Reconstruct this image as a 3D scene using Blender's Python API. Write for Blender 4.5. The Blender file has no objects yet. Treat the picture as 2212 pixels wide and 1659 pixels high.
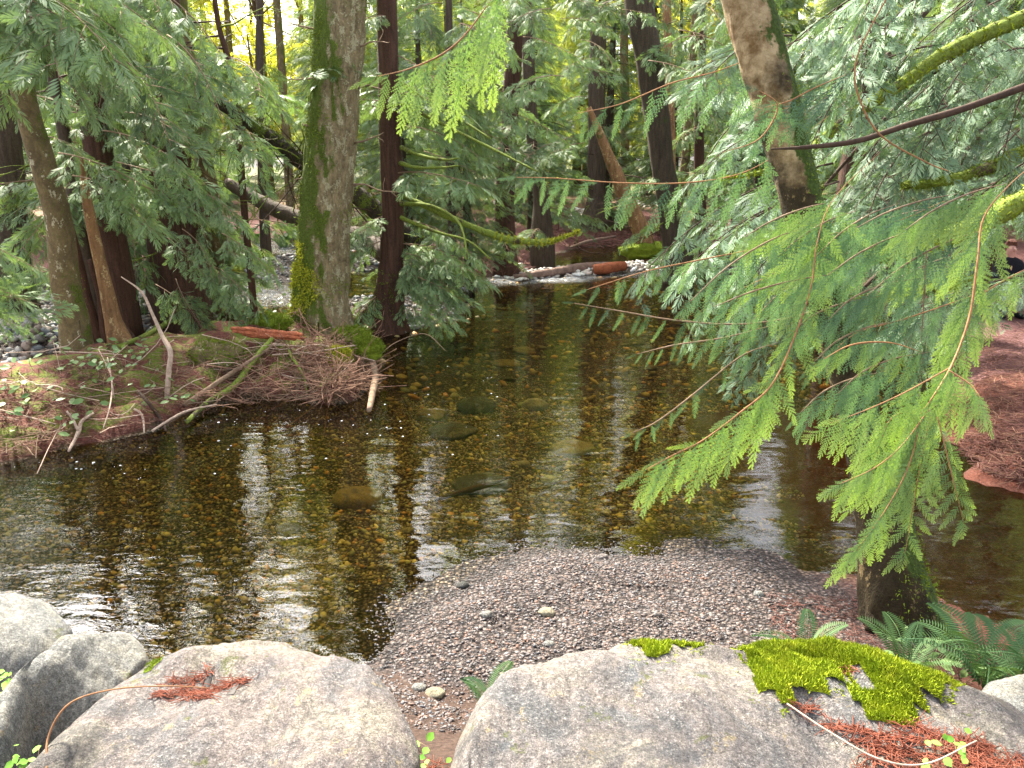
import bpy, math, random
import numpy as np
from mathutils import Vector, Matrix

# ------------------------------------------------------------------ camera, sky, sun, exposure
SC = bpy.context.scene
COL = SC.collection
CAMZ, PITCH, FD = 2.8, math.radians(16.6), 1670.0          # FD: focal length in units of a 2212-wide picture
cam_d = bpy.data.cameras.new('camera')
cam = bpy.data.objects.new('camera', cam_d); COL.objects.link(cam)
cam.location = (0, 0, CAMZ); cam.rotation_euler = (math.pi/2 - PITCH, 0, 0)
cam_d.sensor_width = 36; cam_d.lens = 36*FD/2212; cam_d.clip_end = 500; cam_d.clip_start = 0.05
SC.camera = cam
SUN_EL, SUN_AZ = 46, -30            # degrees; azimuth from +Y, negative = to the left
w = bpy.data.worlds.new('World'); SC.world = w; w.use_nodes = True
nt = w.node_tree; nt.nodes.clear()
wo = nt.nodes.new('ShaderNodeOutputWorld'); bg = nt.nodes.new('ShaderNodeBackground')
sky = nt.nodes.new('ShaderNodeTexSky'); sky.sky_type = 'NISHITA'; sky.sun_disc = False
sky.sun_elevation = math.radians(SUN_EL); sky.sun_rotation = math.radians(SUN_AZ % 360)
sky.dust_density = 4; sky.air_density = 1.0
hs = nt.nodes.new('ShaderNodeHueSaturation'); hs.inputs['Saturation'].default_value = 0.28
nt.links.new(sky.outputs[0], hs.inputs['Color']); nt.links.new(hs.outputs[0], bg.inputs[0])
bg.inputs[1].default_value = 0.14; nt.links.new(bg.outputs[0], wo.inputs[0])
sl = bpy.data.lights.new('sun', 'SUN'); sl.energy = 5.0; sl.angle = math.radians(3); sl.color = (1.0, .93, .78)
so = bpy.data.objects.new('sun', sl); COL.objects.link(so)
_e, _a = math.radians(SUN_EL), math.radians(SUN_AZ)
_sd = Vector((math.sin(_a)*math.cos(_e), math.cos(_a)*math.cos(_e), math.sin(_e)))
so.rotation_euler = _sd.to_track_quat('Z', 'Y').to_euler()
vs = SC.view_settings; vs.view_transform = 'Standard'; vs.look = 'None'; vs.gamma = 1; vs.use_curve_mapping = False
vs.exposure = 2.22
SC.cycles.max_bounces = 7; SC.cycles.diffuse_bounces = 2; SC.cycles.glossy_bounces = 3
SC.cycles.transmission_bounces = 4; SC.cycles.transparent_max_bounces = 8; SC.cycles.sample_clamp_indirect = 6
SC.cycles.use_denoising = True

# ------------------------------------------------------------------ maths helpers
rnd = random.Random(7); R = np.random.default_rng(11)
cP, sP = math.cos(PITCH), math.sin(PITCH)
def ray(dx, dy):
    x = (dx-1106)/FD; y = -(dy-829.5)/FD
    return np.array([x, cP+sP*y, -sP+cP*y])
def at(dx, dy, Y):
    r = ray(dx, dy); return np.array([0, 0, CAMZ]) + r*(Y/r[1])
def gd(dx, dy, z=0.0):
    r = ray(dx, dy); return np.array([0, 0, CAMZ]) + r*((z-CAMZ)/r[2])
def proj(P):
    P = np.asarray(P, float); x = P[..., 0]; y = P[..., 1]; z = P[..., 2]-CAMZ
    f = y*cP - z*sP; u = y*sP + z*cP
    return 1106+FD*x/f, 829.5-FD*u/f
def ss(t):
    t = np.clip(t, 0, 1); return t*t*(3-2*t)
def _hash(ix, iy, iz, s):
    n = (ix*374761393 + iy*668265263 + iz*2147483647 + s*974634777) & 0xffffffff
    n = ((n ^ (n >> 13))*1274126177) & 0xffffffff
    n = (n ^ (n >> 16)) & 0xffffffff
    return n.astype(np.float64)/4294967295.0
def vnoise(P, s=0):
    P = np.asarray(P, float); i = np.floor(P).astype(np.int64); f = P-i; f = f*f*(3-2*f); o = 0
    for a in (0, 1):
        for b in (0, 1):
            for c in (0, 1):
                wgt = (f[..., 0] if a else 1-f[..., 0])*(f[..., 1] if b else 1-f[..., 1])*(f[..., 2] if c else 1-f[..., 2])
                o = o + wgt*_hash(i[..., 0]+a, i[..., 1]+b, i[..., 2]+c, s)
    return o*2-1
def fbm(P, oct=4, s=0, g=.5):
    o = 0; a = 1; q = np.asarray(P, float)
    for k in range(oct): o = o + a*vnoise(q, s+k); a *= g; q = q*2.03+17.1
    return o
def inpoly(px, py, poly):
    ins = np.zeros(px.shape, bool); n = len(poly); j = n-1
    for i in range(n):
        xi, yi = poly[i][0], poly[i][1]; xj, yj = poly[j][0], poly[j][1]
        c = ((yi > py) != (yj > py)) & (px < (xj-xi)*(py-yi)/((yj-yi)+1e-12)+xi)
        ins ^= c; j = i
    return ins
def sdist(px, py, poly):
    d = np.full(px.shape, 1e9); n = len(poly)
    for i in range(n):
        a = poly[i]; b = poly[(i+1) % n]; vx, vy = b[0]-a[0], b[1]-a[1]
        t = np.clip(((px-a[0])*vx+(py-a[1])*vy)/(vx*vx+vy*vy+1e-12), 0, 1)
        d = np.minimum(d, np.hypot(px-a[0]-t*vx, py-a[1]-t*vy))
    return np.where(inpoly(px, py, poly), d, -d)
def spl(pts, n):
    """Catmull-Rom through points"""
    p = np.asarray(pts, float); m = len(p)
    if m == 2: return p[0]+(p[1]-p[0])*np.linspace(0, 1, n)[:, None]
    q = np.vstack([2*p[0]-p[1], p, 2*p[-1]-p[-2]]); out = []
    for t in np.linspace(0, m-1-1e-9, n):
        i = int(t); f = t-i; a, b, c, d = q[i:i+4]
        out.append(.5*((2*b)+(-a+c)*f+(2*a-5*b+4*c-d)*f*f+(-a+3*b-3*c+d)*f**3))
    return np.array(out)

# ------------------------------------------------------------------ object helpers
def mkmesh(name, V, F, mat, smooth=True, attrs=None):
    me = bpy.data.meshes.new(name)
    V = np.ascontiguousarray(V, dtype=np.float32)
    Fs = F if isinstance(F, (list, tuple)) else [F]
    Fs = [np.asarray(f, np.int32) for f in Fs if len(f)]
    loops = np.concatenate([f.ravel() for f in Fs]); cnt = np.concatenate([np.full(len(f), f.shape[1]) for f in Fs])
    me.vertices.add(len(V)); me.vertices.foreach_set('co', V.ravel())
    me.loops.add(len(loops)); me.loops.foreach_set('vertex_index', loops)
    me.polygons.add(len(cnt)); st = np.concatenate([[0], np.cumsum(cnt)[:-1]]).astype(np.int32)
    me.polygons.foreach_set('loop_start', st)
    me.polygons.foreach_set('use_smooth', np.full(len(cnt), smooth))
    for k, a in (attrs or {}).items():
        if a.ndim == 1:
            at_ = me.attributes.new(k, 'FLOAT', 'POINT'); at_.data.foreach_set('value', a.astype(np.float32))
        else:
            at_ = me.attributes.new(k, 'FLOAT_COLOR', 'POINT')
            c = np.ones((len(a), 4), np.float32); c[:, :3] = a; at_.data.foreach_set('color', c.ravel())
    me.update(calc_edges=True); me.validate()
    if mat: me.materials.append(mat)
    return me
def link(name, me, parent=None):
    o = bpy.data.objects.new(name, me); COL.objects.link(o)
    if parent is not None: o.parent = parent
    return o
def tag(o, label=None, cat=None, group=None, kind=None):
    if label: o['label'] = label
    if cat: o['category'] = cat
    if group: o['group'] = group
    if kind: o['kind'] = kind
    return o
def thing(name, label, cat, loc=(0, 0, 0), group=None):
    o = bpy.data.objects.new(name, None); COL.objects.link(o); o.location = tuple(float(v) for v in loc)
    o.empty_display_size = .2
    return tag(o, label, cat, group)
def part(name, V, F, mat, parent, smooth=True, attrs=None):
    V = np.asarray(V)-np.array(parent.location)
    return link(name, mkmesh(name, V, F, mat, smooth, attrs), parent)
def solo(name, V, F, mat, label=None, cat=None, group=None, kind=None, smooth=True, attrs=None):
    V = np.asarray(V, float); b = V.mean(0); b[2] = V[:, 2].min()
    o = link(name, mkmesh(name, V-b, F, mat, smooth, attrs)); o.location = tuple(b)
    return tag(o, label, cat, group, kind)
def grid_faces(n, m, closed=False):
    i = np.arange(n-1)[:, None]; mm = m if closed else m-1; j = np.arange(mm)[None, :]; j2 = (j+1) % m
    return np.stack([(i*m+j), (i*m+j2), ((i+1)*m+j2), ((i+1)*m+j)], -1).reshape(-1, 4)
def tube(path, rad, seg=8, amp=0., freq=6., stretch=4., seed=0, ridge=0.):
    P = np.asarray(path, float); n = len(P); rad = np.interp(np.linspace(0, 1, n), np.linspace(0, 1, len(rad)), rad)
    T = np.gradient(P, axis=0); T /= np.linalg.norm(T, axis=1)[:, None]+1e-9
    ref = np.array([0, 1., 0]) if abs(T[:, 1]).mean() < .8 else np.array([1., 0, 0])
    U = np.cross(ref, T); U /= np.linalg.norm(U, axis=1)[:, None]+1e-9; W = np.cross(T, U)
    a = np.linspace(0, 2*np.pi, seg, endpoint=False)
    dirs = U[:, None]*np.cos(a)[None, :, None]+W[:, None]*np.sin(a)[None, :, None]
    r = np.repeat(rad[:, None], seg, 1)
    V = P[:, None]+dirs*r[..., None]
    if amp or ridge:
        q = V*freq; q = q.copy(); q[..., 2] /= stretch
        d = amp*fbm(q, 4, seed)
        if ridge: d = d - ridge*(1-np.abs(vnoise(q*np.array([2.2, 2.2, 1.0]), seed+9)))**3
        V = V+dirs*(r*d)[..., None]
    V = V.reshape(-1, 3); F = grid_faces(n, seg, True)
    V = np.vstack([V, P[0], P[-1]]); k = np.arange(seg); k2 = (k+1) % seg
    c0 = np.stack([np.full(seg, n*seg), k2, k], -1); c1 = np.stack([np.full(seg, n*seg+1), (n-1)*seg+k, (n-1)*seg+k2], -1)
    return V, [F, np.vstack([c0, c1])]
def join(parts):
    Vs = []; Q = []; T = []; o = 0
    for V, F in parts:
        for f in (F if isinstance(F, (list, tuple)) else [F]):
            f = np.asarray(f)
            if len(f) == 0: continue
            (Q if f.shape[1] == 4 else T).append(f+o)
        Vs.append(V); o += len(V)
    return np.vstack(Vs), [np.vstack(x) for x in (Q, T) if x]

# ------------------------------------------------------------------ materials
class NG:
    def __init__(s, name):
        s.m = bpy.data.materials.new(name); s.m.use_nodes = True; s.t = s.m.node_tree; s.t.nodes.clear()
        s.out = s.t.nodes.new('ShaderNodeOutputMaterial')
    def n(s, typ, **kw):
        nd = s.t.nodes.new(typ)
        for k, v in kw.items():
            if hasattr(nd, k) and k not in ('Scale',): setattr(nd, k, v)
            else: s.set(nd, k.replace('_', ' '), v)
        return nd
    def set(s, nd, k, v):
        i = nd.inputs[k]
        if hasattr(v, 'bl_idname') or isinstance(v, bpy.types.NodeSocket): s.l(v, i)
        else: i.default_value = (tuple(v)+(1,) if isinstance(v, tuple) and len(v) == 3 and i.type == 'RGBA' else v)
    def l(s, a, b): s.t.links.new(a if isinstance(a, bpy.types.NodeSocket) else a.outputs[0], b)
    def co(s, scale=(1, 1, 1), geo=False):
        if geo: src = s.t.nodes.new('ShaderNodeNewGeometry').outputs['Position']
        else: src = s.t.nodes.new('ShaderNodeTexCoord').outputs['Object']
        mp = s.t.nodes.new('ShaderNodeMapping'); s.l(src, mp.inputs[0]); mp.inputs['Scale'].default_value = scale
        return mp.outputs[0]
    def noise(s, vec, scale, detail=5, rough=.6, dist=0):
        nd = s.t.nodes.new('ShaderNodeTexNoise'); s.l(vec, nd.inputs['Vector']); nd.inputs['Scale'].default_value = scale
        nd.inputs['Detail'].default_value = detail; nd.inputs['Roughness'].default_value = rough; nd.inputs['Distortion'].default_value = dist
        return nd.outputs[0]
    def vor(s, vec, scale, feature='F1', out=0):
        nd = s.t.nodes.new('ShaderNodeTexVoronoi'); nd.feature = feature; s.l(vec, nd.inputs['Vector']); nd.inputs['Scale'].default_value = scale
        return nd.outputs[out]
    def ramp(s, fac, stops):
        nd = s.t.nodes.new('ShaderNodeValToRGB'); s.l(fac, nd.inputs[0]); e = nd.color_ramp.elements
        while len(e) < len(stops): e.new(.5)
        for k, (p, c) in enumerate(stops):
            e[k].position = p; c = (c, c, c) if isinstance(c, (int, float)) else c; e[k].color = tuple(c)+(1,)
        return nd.outputs[0]
    def mix(s, f, a, b, mode='MIX'):
        nd = s.t.nodes.new('ShaderNodeMix'); nd.data_type = 'RGBA'; nd.blend_type = mode
        for i, v in ((0, f), (6, a), (7, b)):
            if isinstance(v, bpy.types.NodeSocket): s.l(v, nd.inputs[i])
            else: nd.inputs[i].default_value = v if i == 0 else (tuple(v)+(1,))[:4]
        return nd.outputs[2]
    def math(s, op, a, b=0.0, clamp=False):
        nd = s.t.nodes.new('ShaderNodeMath'); nd.operation = op; nd.use_clamp = clamp
        for i, v in ((0, a), (1, b)):
            if isinstance(v, bpy.types.NodeSocket): s.l(v, nd.inputs[i])
            else: nd.inputs[i].default_value = v
        return nd.outputs[0]
    def attr(s, name, out=0):
        nd = s.t.nodes.new('ShaderNodeAttribute'); nd.attribute_name = name; return nd.outputs[out]
    def bump(s, h, strength=.5, dist=.02):
        nd = s.t.nodes.new('ShaderNodeBump'); s.l(h, nd.inputs['Height']); nd.inputs['Strength'].default_value = strength
        nd.inputs['Distance'].default_value = dist; return nd.outputs[0]
    def bsdf(s, col, rough=.8, spec=.3, normal=None):
        b = s.t.nodes.new('ShaderNodeBsdfPrincipled')
        s.set(b, 'Base Color', col); s.set(b, 'Roughness', rough); s.set(b, 'Specular IOR Level', spec)
        if normal is not None: s.l(normal, b.inputs['Normal'])
        return b.outputs[0]
    def done(s, sh): s.l(sh, s.out.inputs[0]); return s.m

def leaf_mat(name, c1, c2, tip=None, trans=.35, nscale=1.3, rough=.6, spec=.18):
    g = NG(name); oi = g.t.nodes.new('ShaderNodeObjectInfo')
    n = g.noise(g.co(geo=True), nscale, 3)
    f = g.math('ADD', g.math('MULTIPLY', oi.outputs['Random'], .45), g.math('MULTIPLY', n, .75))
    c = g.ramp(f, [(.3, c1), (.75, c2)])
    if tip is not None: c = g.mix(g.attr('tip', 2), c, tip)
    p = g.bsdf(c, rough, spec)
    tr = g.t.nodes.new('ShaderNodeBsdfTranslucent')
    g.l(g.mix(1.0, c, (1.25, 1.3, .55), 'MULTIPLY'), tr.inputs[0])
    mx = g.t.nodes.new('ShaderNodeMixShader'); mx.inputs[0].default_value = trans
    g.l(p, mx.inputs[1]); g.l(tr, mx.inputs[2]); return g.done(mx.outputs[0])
M = {}
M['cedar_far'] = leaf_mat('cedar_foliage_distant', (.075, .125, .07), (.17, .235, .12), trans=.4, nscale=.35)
M['cedar_sun_painted'] = leaf_mat('cedar_foliage_sun_painted', (.26, .32, .09), (.42, .46, .16), trans=.5, nscale=.25)  # brighter, yellower copy of the distant foliage, sunlight put into its colour
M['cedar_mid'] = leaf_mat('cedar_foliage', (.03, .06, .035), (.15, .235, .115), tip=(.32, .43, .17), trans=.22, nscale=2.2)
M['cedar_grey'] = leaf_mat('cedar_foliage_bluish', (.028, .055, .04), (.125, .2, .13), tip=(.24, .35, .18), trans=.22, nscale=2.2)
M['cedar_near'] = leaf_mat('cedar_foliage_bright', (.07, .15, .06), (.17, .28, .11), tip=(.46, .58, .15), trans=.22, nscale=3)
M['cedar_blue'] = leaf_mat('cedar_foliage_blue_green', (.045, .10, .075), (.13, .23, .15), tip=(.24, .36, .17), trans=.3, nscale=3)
M['yellow_leaf'] = leaf_mat('sunlit_yellow_leaves', (.34, .36, .06), (.5, .46, .1), trans=.5, nscale=.5)
M['salal'] = leaf_mat('salal_leaf', (.10, .19, .07), (.22, .31, .12), trans=.25, nscale=6, rough=.5, spec=.25)
M['clover'] = leaf_mat('clover_leaf', (.12, .3, .04), (.25, .48, .08), trans=.3, nscale=20)
M['fern'] = leaf_mat('fern_frond', (.035, .085, .035), (.09, .16, .06), trans=.25, nscale=4)

def bark_mat(name, base, dark, moss=None, mossamt=.5, lichen=None, lichamt=.0, zs=.25, freq=14, side=0., bstr=.8):
    g = NG(name); v = g.co((1, 1, zs)); v1 = g.co()
    n1 = g.noise(v, freq, 8, .65, .6); n2 = g.noise(v1, 3.0, 5, .6); n3 = g.noise(v1, 38, 4, .7)
    c = g.ramp(n1, [(.32, dark), (.5, tuple((a+b)/2 for a, b in zip(dark, base))), (.66, base)])
    c = g.mix(.35, c, g.ramp(n3, [(.3, tuple(x*.5 for x in base)), (.7, tuple(min(1, x*1.5) for x in base))]))
    if lichen is not None:
        lf = g.ramp(g.math('ADD', g.math('MULTIPLY', g.noise(g.co((1, 1, .5)), 11, 4, .62), .65), g.math('MULTIPLY', n3, .35)), [(.56-lichamt, 0.), (.585-lichamt, 1.)])
        c = g.mix(lf, c, g.ramp(g.noise(v1, 60, 3), [(.3, tuple(x*.6 for x in lichen)), (.7, lichen)]))
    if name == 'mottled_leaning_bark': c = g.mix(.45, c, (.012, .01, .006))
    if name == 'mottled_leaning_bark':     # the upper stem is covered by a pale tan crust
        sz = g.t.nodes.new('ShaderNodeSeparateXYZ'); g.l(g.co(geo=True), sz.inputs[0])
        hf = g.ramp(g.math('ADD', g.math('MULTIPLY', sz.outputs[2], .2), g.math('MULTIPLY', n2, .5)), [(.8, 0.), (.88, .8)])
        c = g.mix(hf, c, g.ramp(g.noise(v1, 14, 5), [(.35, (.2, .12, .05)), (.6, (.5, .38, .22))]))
    if moss is not None:
        mf = g.math('ADD', g.math('MULTIPLY', n2, .7), g.math('MULTIPLY', n3, .3))
        if side:
            sx = g.t.nodes.new('ShaderNodeSeparateXYZ'); nn = g.t.nodes.new('ShaderNodeNewGeometry'); g.l(nn.outputs['Normal'], sx.inputs[0])
            mf = g.math('ADD', mf, g.math('MULTIPLY', sx.outputs[0], side))
        mf = g.ramp(mf, [(.62-mossamt*.3, 0.), (.68-mossamt*.3, 1.)])
        c = g.mix(mf, c, g.ramp(g.noise(v1, 50, 4, .7), [(.3, tuple(x*.35 for x in moss)), (.7, moss)]))
    h = g.math('ADD', n1, g.math('MULTIPLY', n3, .4))
    return g.done(g.bsdf(c, .85, .2, g.bump(h, bstr, .03)))
GM = (.12, .165, .025)
M['bark_big'] = bark_mat('furrowed_mossy_bark', (.30, .235, .13), (.025, .018, .01), GM, .5, (.44, .4, .25), .02, side=-.27, freq=17, zs=.4, bstr=1.)
M['bark_cedar'] = bark_mat('stringy_red_cedar_bark', (.10, .052, .036), (.014, .009, .008), (.07, .11, .02), -.2, zs=.08, freq=22, side=-.1)
M['bark_alder'] = bark_mat('mottled_alder_bark', (.19, .14, .07), (.04, .03, .018), (.12, .15, .025), .1, (.48, .43, .3), -.02, zs=.6, freq=8, side=.1, bstr=.35)
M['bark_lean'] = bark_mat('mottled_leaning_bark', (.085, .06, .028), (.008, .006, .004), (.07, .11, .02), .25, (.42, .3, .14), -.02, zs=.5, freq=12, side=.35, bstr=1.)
M['bark_dark'] = bark_mat('dark_conifer_bark', (.10, .075, .055), (.02, .015, .012), (.1, .14, .03), .0, zs=.15, freq=14)
M['bark_orange'] = bark_mat('orange_peeled_wood', (.34, .19, .09), (.05, .025, .018), (.14, .16, .04), .15, (.55, .4, .2), .0, zs=.2, freq=12)
M['moss_log'] = bark_mat('mossy_dead_bark', (.05, .04, .028), (.014, .01, .008), (.14, .19, .03), .3, zs=.6)
M['moss_branch'] = bark_mat('mossy_branch_bark', (.09, .07, .04), (.03, .02, .015), (.24, .31, .05), .7, zs=.6)
M['twig'] = bark_mat('grey_brown_twig', (.26, .18, .12), (.1, .06, .04), zs=1, freq=18, bstr=.3)
M['dark_twig'] = bark_mat('dark_wet_twig', (.08, .05, .035), (.025, .015, .012), zs=1, freq=18, bstr=.3)
M['pale_stick'] = bark_mat('pale_barkless_stick', (.5, .38, .3), (.22, .14, .1), zs=1, freq=20, bstr=.3)
M['rotten'] = bark_mat('red_rotten_wood', (.42, .13, .06), (.08, .025, .015), zs=1, freq=9)
M['drift'] = bark_mat('driftwood', (.3, .2, .16), (.06, .035, .03), zs=1, freq=8)
M['orange_twig'] = bark_mat('orange_cedar_twig', (.34, .17, .08), (.16, .08, .045), zs=1, freq=20, bstr=.2)

def moss_mat(name, c1, c2, c3=None):
    g = NG(name); v = g.co(geo=True)
    c = g.ramp(g.noise(v, 14, 5, .65), [(.3, c1), (.6, c2)] + ([(.8, c3)] if c3 else []))
    c = g.mix(.5, c, g.ramp(g.noise(v, 150, 3), [(.3, tuple(x*.5 for x in c1)), (.7, c2)]))
    p = g.bsdf(c, .9, .1, g.bump(g.noise(v, 120, 4, .7), .8, .01))
    return g.done(p)
M['moss_bright'] = moss_mat('bright_boulder_moss', (.16, .27, .01), (.42, .48, .03), (.6, .52, .08))
M['moss'] = moss_mat('green_moss', (.08, .12, .01), (.22, .29, .03), (.35, .4, .06))
M['moss_yellow'] = moss_mat('yellow_green_moss', (.3, .34, .02), (.55, .55, .05), (.6, .35, .1))

def rock_mat(name, a, b, c3, lich=.0, spots=True, sc=1.):
    g = NG(name); v = g.co((sc, sc, sc))
    n1 = g.noise(v, 2.2, 5, .6, .4); n2 = g.noise(v, 26, 8, .75); n3 = g.noise(v, 90, 5, .8)
    c = g.ramp(n1, [(.3, a), (.52, b), (.72, c3)])
    c = g.mix(.55, c, g.ramp(n2, [(.36, tuple(x*.45 for x in a)), (.47, b), (.58, tuple(min(.85, x*1.6) for x in b))]))
    c = g.mix(.6, c, g.ramp(g.noise(v, 3.1, 4, .65, 1.), [(.38, (.10, .11, .12)), (.5, b), (.62, (.27, .245, .19))]))
    c = g.mix(.7, c, g.ramp(g.noise(v, 48, 4, .7), [(.36, .28), (.5, .48), (.64, .75)]), 'OVERLAY')
    crk = g.math('ABSOLUTE', g.math('SUBTRACT', g.noise(g.co((sc, sc*.6, sc*1.4)), 1.7, 4, .55, .8), .5))
    c = g.mix(g.ramp(crk, [(.0, .45), (.006, 0.)]), c, (.05, .048, .05))
    c = g.mix(g.ramp(n3, [(.56, 0.), (.63, .75)]), c, (.42, .4, .36))
    c = g.mix(g.ramp(n3, [(.33, .8), (.41, 0.)]), c, (.05, .048, .048))
    if spots:
        c = g.mix(g.ramp(g.noise(v, 11, 6, .8), [(.6, 0.), (.66, .75)]), c, (.33, .26, .15))
        c = g.mix(g.ramp(g.noise(v, 5, 6, .75, .6), [(.6, 0.), (.7, .6)]), c, (.11, .125, .145))
        c = g.mix(g.ramp(g.noise(g.co((1.3, 1.3, 1.3)), 4, 6, .75), [(.62, 0.), (.66, .8)]), c, (.11, .12, .04))
    c = g.mix(.55, c, g.ramp(g.noise(v, 190, 2, .6), [(.34, .15), (.5, .5), (.66, .9)]), 'OVERLAY')
    c = g.mix(g.ramp(g.noise(v, 1.6, 6, .8, .5), [(.56, 0.), (.62, .55)]), c, (.06, .062, .068))
    if lich: c = g.mix(g.ramp(g.noise(v, 6, 5, .7), [(.5-lich, 0.), (.6-lich, .8)]), c, (.3, .33, .14))
    h = g.math('ADD', g.math('MULTIPLY', n2, .9), g.math('ADD', g.math('MULTIPLY', n3, .6), n1))
    return g.done(g.bsdf(c, .8, .25, g.bump(h, .95, .03)))
M['rock_pink'] = rock_mat('pinkish_granite', (.115, .098, .092), (.175, .145, .135), (.145, .138, .132))
M['rock_grey'] = rock_mat('pale_grey_granite', (.16, .158, .15), (.225, .22, .2), (.17, .18, .18))
M['rock_mix'] = rock_mat('mixed_lichen_granite', (.12, .118, .117), (.185, .16, .15), (.145, .147, .145))
def peb_mat(name, gain=1., rough=.6):
    g = NG(name); c = g.mix(.35, g.attr('col', 0), g.ramp(g.noise(g.co(), 60, 4, .7), [(.3, .08*gain), (.7, .6*gain)]), 'OVERLAY')
    return g.done(g.bsdf(c, rough, .35, g.bump(g.noise(g.co(), 90, 3), .3, .01)))
M['pebble'] = peb_mat('river_pebbles')
M['stone_tan'] = rock_mat('tan_river_stone', (.26, .23, .15), (.36, .31, .2), (.3, .26, .18), spots=False, sc=2)
M['stone_amber'] = rock_mat('amber_algae_stone', (.22, .15, .05), (.3, .21, .07), (.24, .18, .07), spots=False, sc=2)
M['stone_dark'] = rock_mat('dark_wet_stone', (.025, .025, .022), (.04, .038, .03), (.03, .03, .03), spots=False, sc=2)
for nm in ('stone_dark',):
    pass
def simple(name, col, rough=.8, sc=40, var=.4, spec=.2):
    g = NG(name); c = g.ramp(g.noise(g.co(geo=True), sc, 4), [(.3, tuple(x*(1-var) for x in col)), (.7, tuple(min(1, x*(1+var)) for x in col))])
    return g.done(g.bsdf(c, rough, spec))
M['needle'] = simple('rust_red_needles', (.22, .07, .042), sc=30)
M['twiglitter'] = simple('pinkish_twig_litter', (.24, .135, .09), sc=9, var=.6)
M['darklitter'] = simple('brown_forest_litter', (.16, .075, .06), sc=9, var=.6)
M['foam'] = simple('foam', (.8, .82, .85), .5)

# terrain material: base colour from the 'tint' attribute, grain from noise, pebbly relief where 'peb' is high
g = NG('forest_ground'); v = g.co(geo=True)
tint = g.attr('tint', 0); pb = g.attr('peb', 2)
n1 = g.noise(v, 5, 6, .65); n2 = g.noise(v, 45, 6, .7)
c = g.mix(1., tint, g.ramp(n2, [(.3, .45), (.7, 1.6)]), 'MULTIPLY')
vc = g.t.nodes.new('ShaderNodeTexVoronoi'); g.l(v, vc.inputs['Vector']); vc.inputs['Scale'].default_value = 38
hsv = g.t.nodes.new('ShaderNodeSeparateColor'); g.l(vc.outputs['Color'], hsv.inputs[0])
pc = g.ramp(hsv.outputs[0], [(.0, (.07, .06, .055)), (.4, (.17, .145, .13)), (.75, (.26, .2, .17)), (1., (.42, .38, .35))])
pc = g.mix(1., pc, g.ramp(vc.outputs['Distance'], [(.25, 1.), (.62, .12)]), 'MULTIPLY')
pc = g.mix(.6, pc, g.mix(1., pc, g.mix(1., tint, (4.2, 4.2, 4.2), 'MULTIPLY'), 'MULTIPLY'))
c = g.mix(pb, c, pc)
mossf = g.math('MULTIPLY', g.attr('moss', 2), g.ramp(n1, [(.47, 0.), (.56, 1.)]))
c = g.mix(mossf, c, g.ramp(n2, [(.3, (.05, .07, .01)), (.7, (.17, .2, .03))]))
h = g.math('ADD', g.math('MULTIPLY', n2, .6), g.math('MULTIPLY', g.math('SUBTRACT', 1., vc.outputs['Distance']), pb))
M['ground'] = g.done(g.bsdf(c, .9, .2, g.bump(h, .8, .03)))

# water
g = NG('stream_water'); v = g.co((1, 1, 1), geo=True); rf = g.attr('riffle', 2); cz = g.attr('chop', 2)
va = g.co((1.0, 2.2, 1), geo=True)
hh = g.math('ADD', g.math('MULTIPLY', g.noise(va, 1.6, 2, .5, .3), .5), g.math('MULTIPLY', g.noise(va, 9, 3, .55, .5), g.math('ADD', g.math('MULTIPLY', cz, .085), .010)))
hh = g.math('ADD', hh, g.math('MULTIPLY', g.noise(g.co((1, 1.6, 1), geo=True), 7, 6, .7, .6), g.math('MULTIPLY', rf, 4.)))
bn = g.bump(hh, 1., .022)
fr = g.t.nodes.new('ShaderNodeFresnel'); fr.inputs['IOR'].default_value = 1.55; g.l(bn, fr.inputs['Normal'])
gl = g.t.nodes.new('ShaderNodeBsdfGlossy'); gl.inputs['Roughness'].default_value = .015; g.l(bn, gl.inputs['Normal'])
tp = g.t.nodes.new('ShaderNodeBsdfTransparent'); tp.inputs[0].default_value = (.98, .87, .45, 1)
m1 = g.t.nodes.new('ShaderNodeMixShader'); g.l(fr.outputs[0], m1.inputs[0]); g.l(tp.outputs[0], m1.inputs[1]); g.l(gl.outputs[0], m1.inputs[2])
df = g.t.nodes.new('ShaderNodeBsdfDiffuse'); df.inputs[0].default_value = (.6, .63, .68, 1)
ff = g.math('MULTIPLY', rf, g.ramp(g.noise(g.co((1, 2.5, 1), geo=True), 9, 6, .8, .5), [(.5, .08), (.66, .9)]))
m2 = g.t.nodes.new('ShaderNodeMixShader'); g.l(ff, m2.inputs[0]); g.l(m1.outputs[0], m2.inputs[1]); g.l(df.outputs[0], m2.inputs[2])
M['water'] = g.done(m2.outputs[0])

# ------------------------------------------------------------------ terrain
def D(pts, z=0.): return [tuple(gd(a, b, z)[:2]) for a, b in pts]
bankA = D([(-900, 1200), (-400, 1100), (0, 1003), (150, 965), (330, 930), (380, 905), (430, 882), (500, 868), (600, 858), (660, 862), (700, 876), (755, 868), (812, 800), (830, 750)]) + \
        D([(800, 705), (755, 668), (690, 645), (640, 640), (560, 655), (440, 668), (300, 688), (150, 715), (0, 735), (-400, 790), (-900, 860)], .5)
cobB = D([(-1500, 860), (0, 770), (300, 700), (460, 668), (478, 645), (440, 612), (250, 592), (0, 600), (-1500, 610)], .15)
landE = [(-80, 12)] + D([(-900, 630), (250, 600), (430, 636), (468, 612), (500, 562), (480, 530), (560, 516), (700, 514), (860, 522), (885, 588), (1000, 598), (1130, 592),
        (1180, 562), (1220, 540), (1300, 531), (1500, 524), (1600, 545), (1700, 568), (1800, 596), (1900, 640), (1990, 700), (2045, 760), (2055, 850), (2075, 960), (2120, 1030), (2212, 1056), (2700, 1050)]) + [(30, 7), (80, 30), (80, 140), (-80, 140)]
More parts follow.
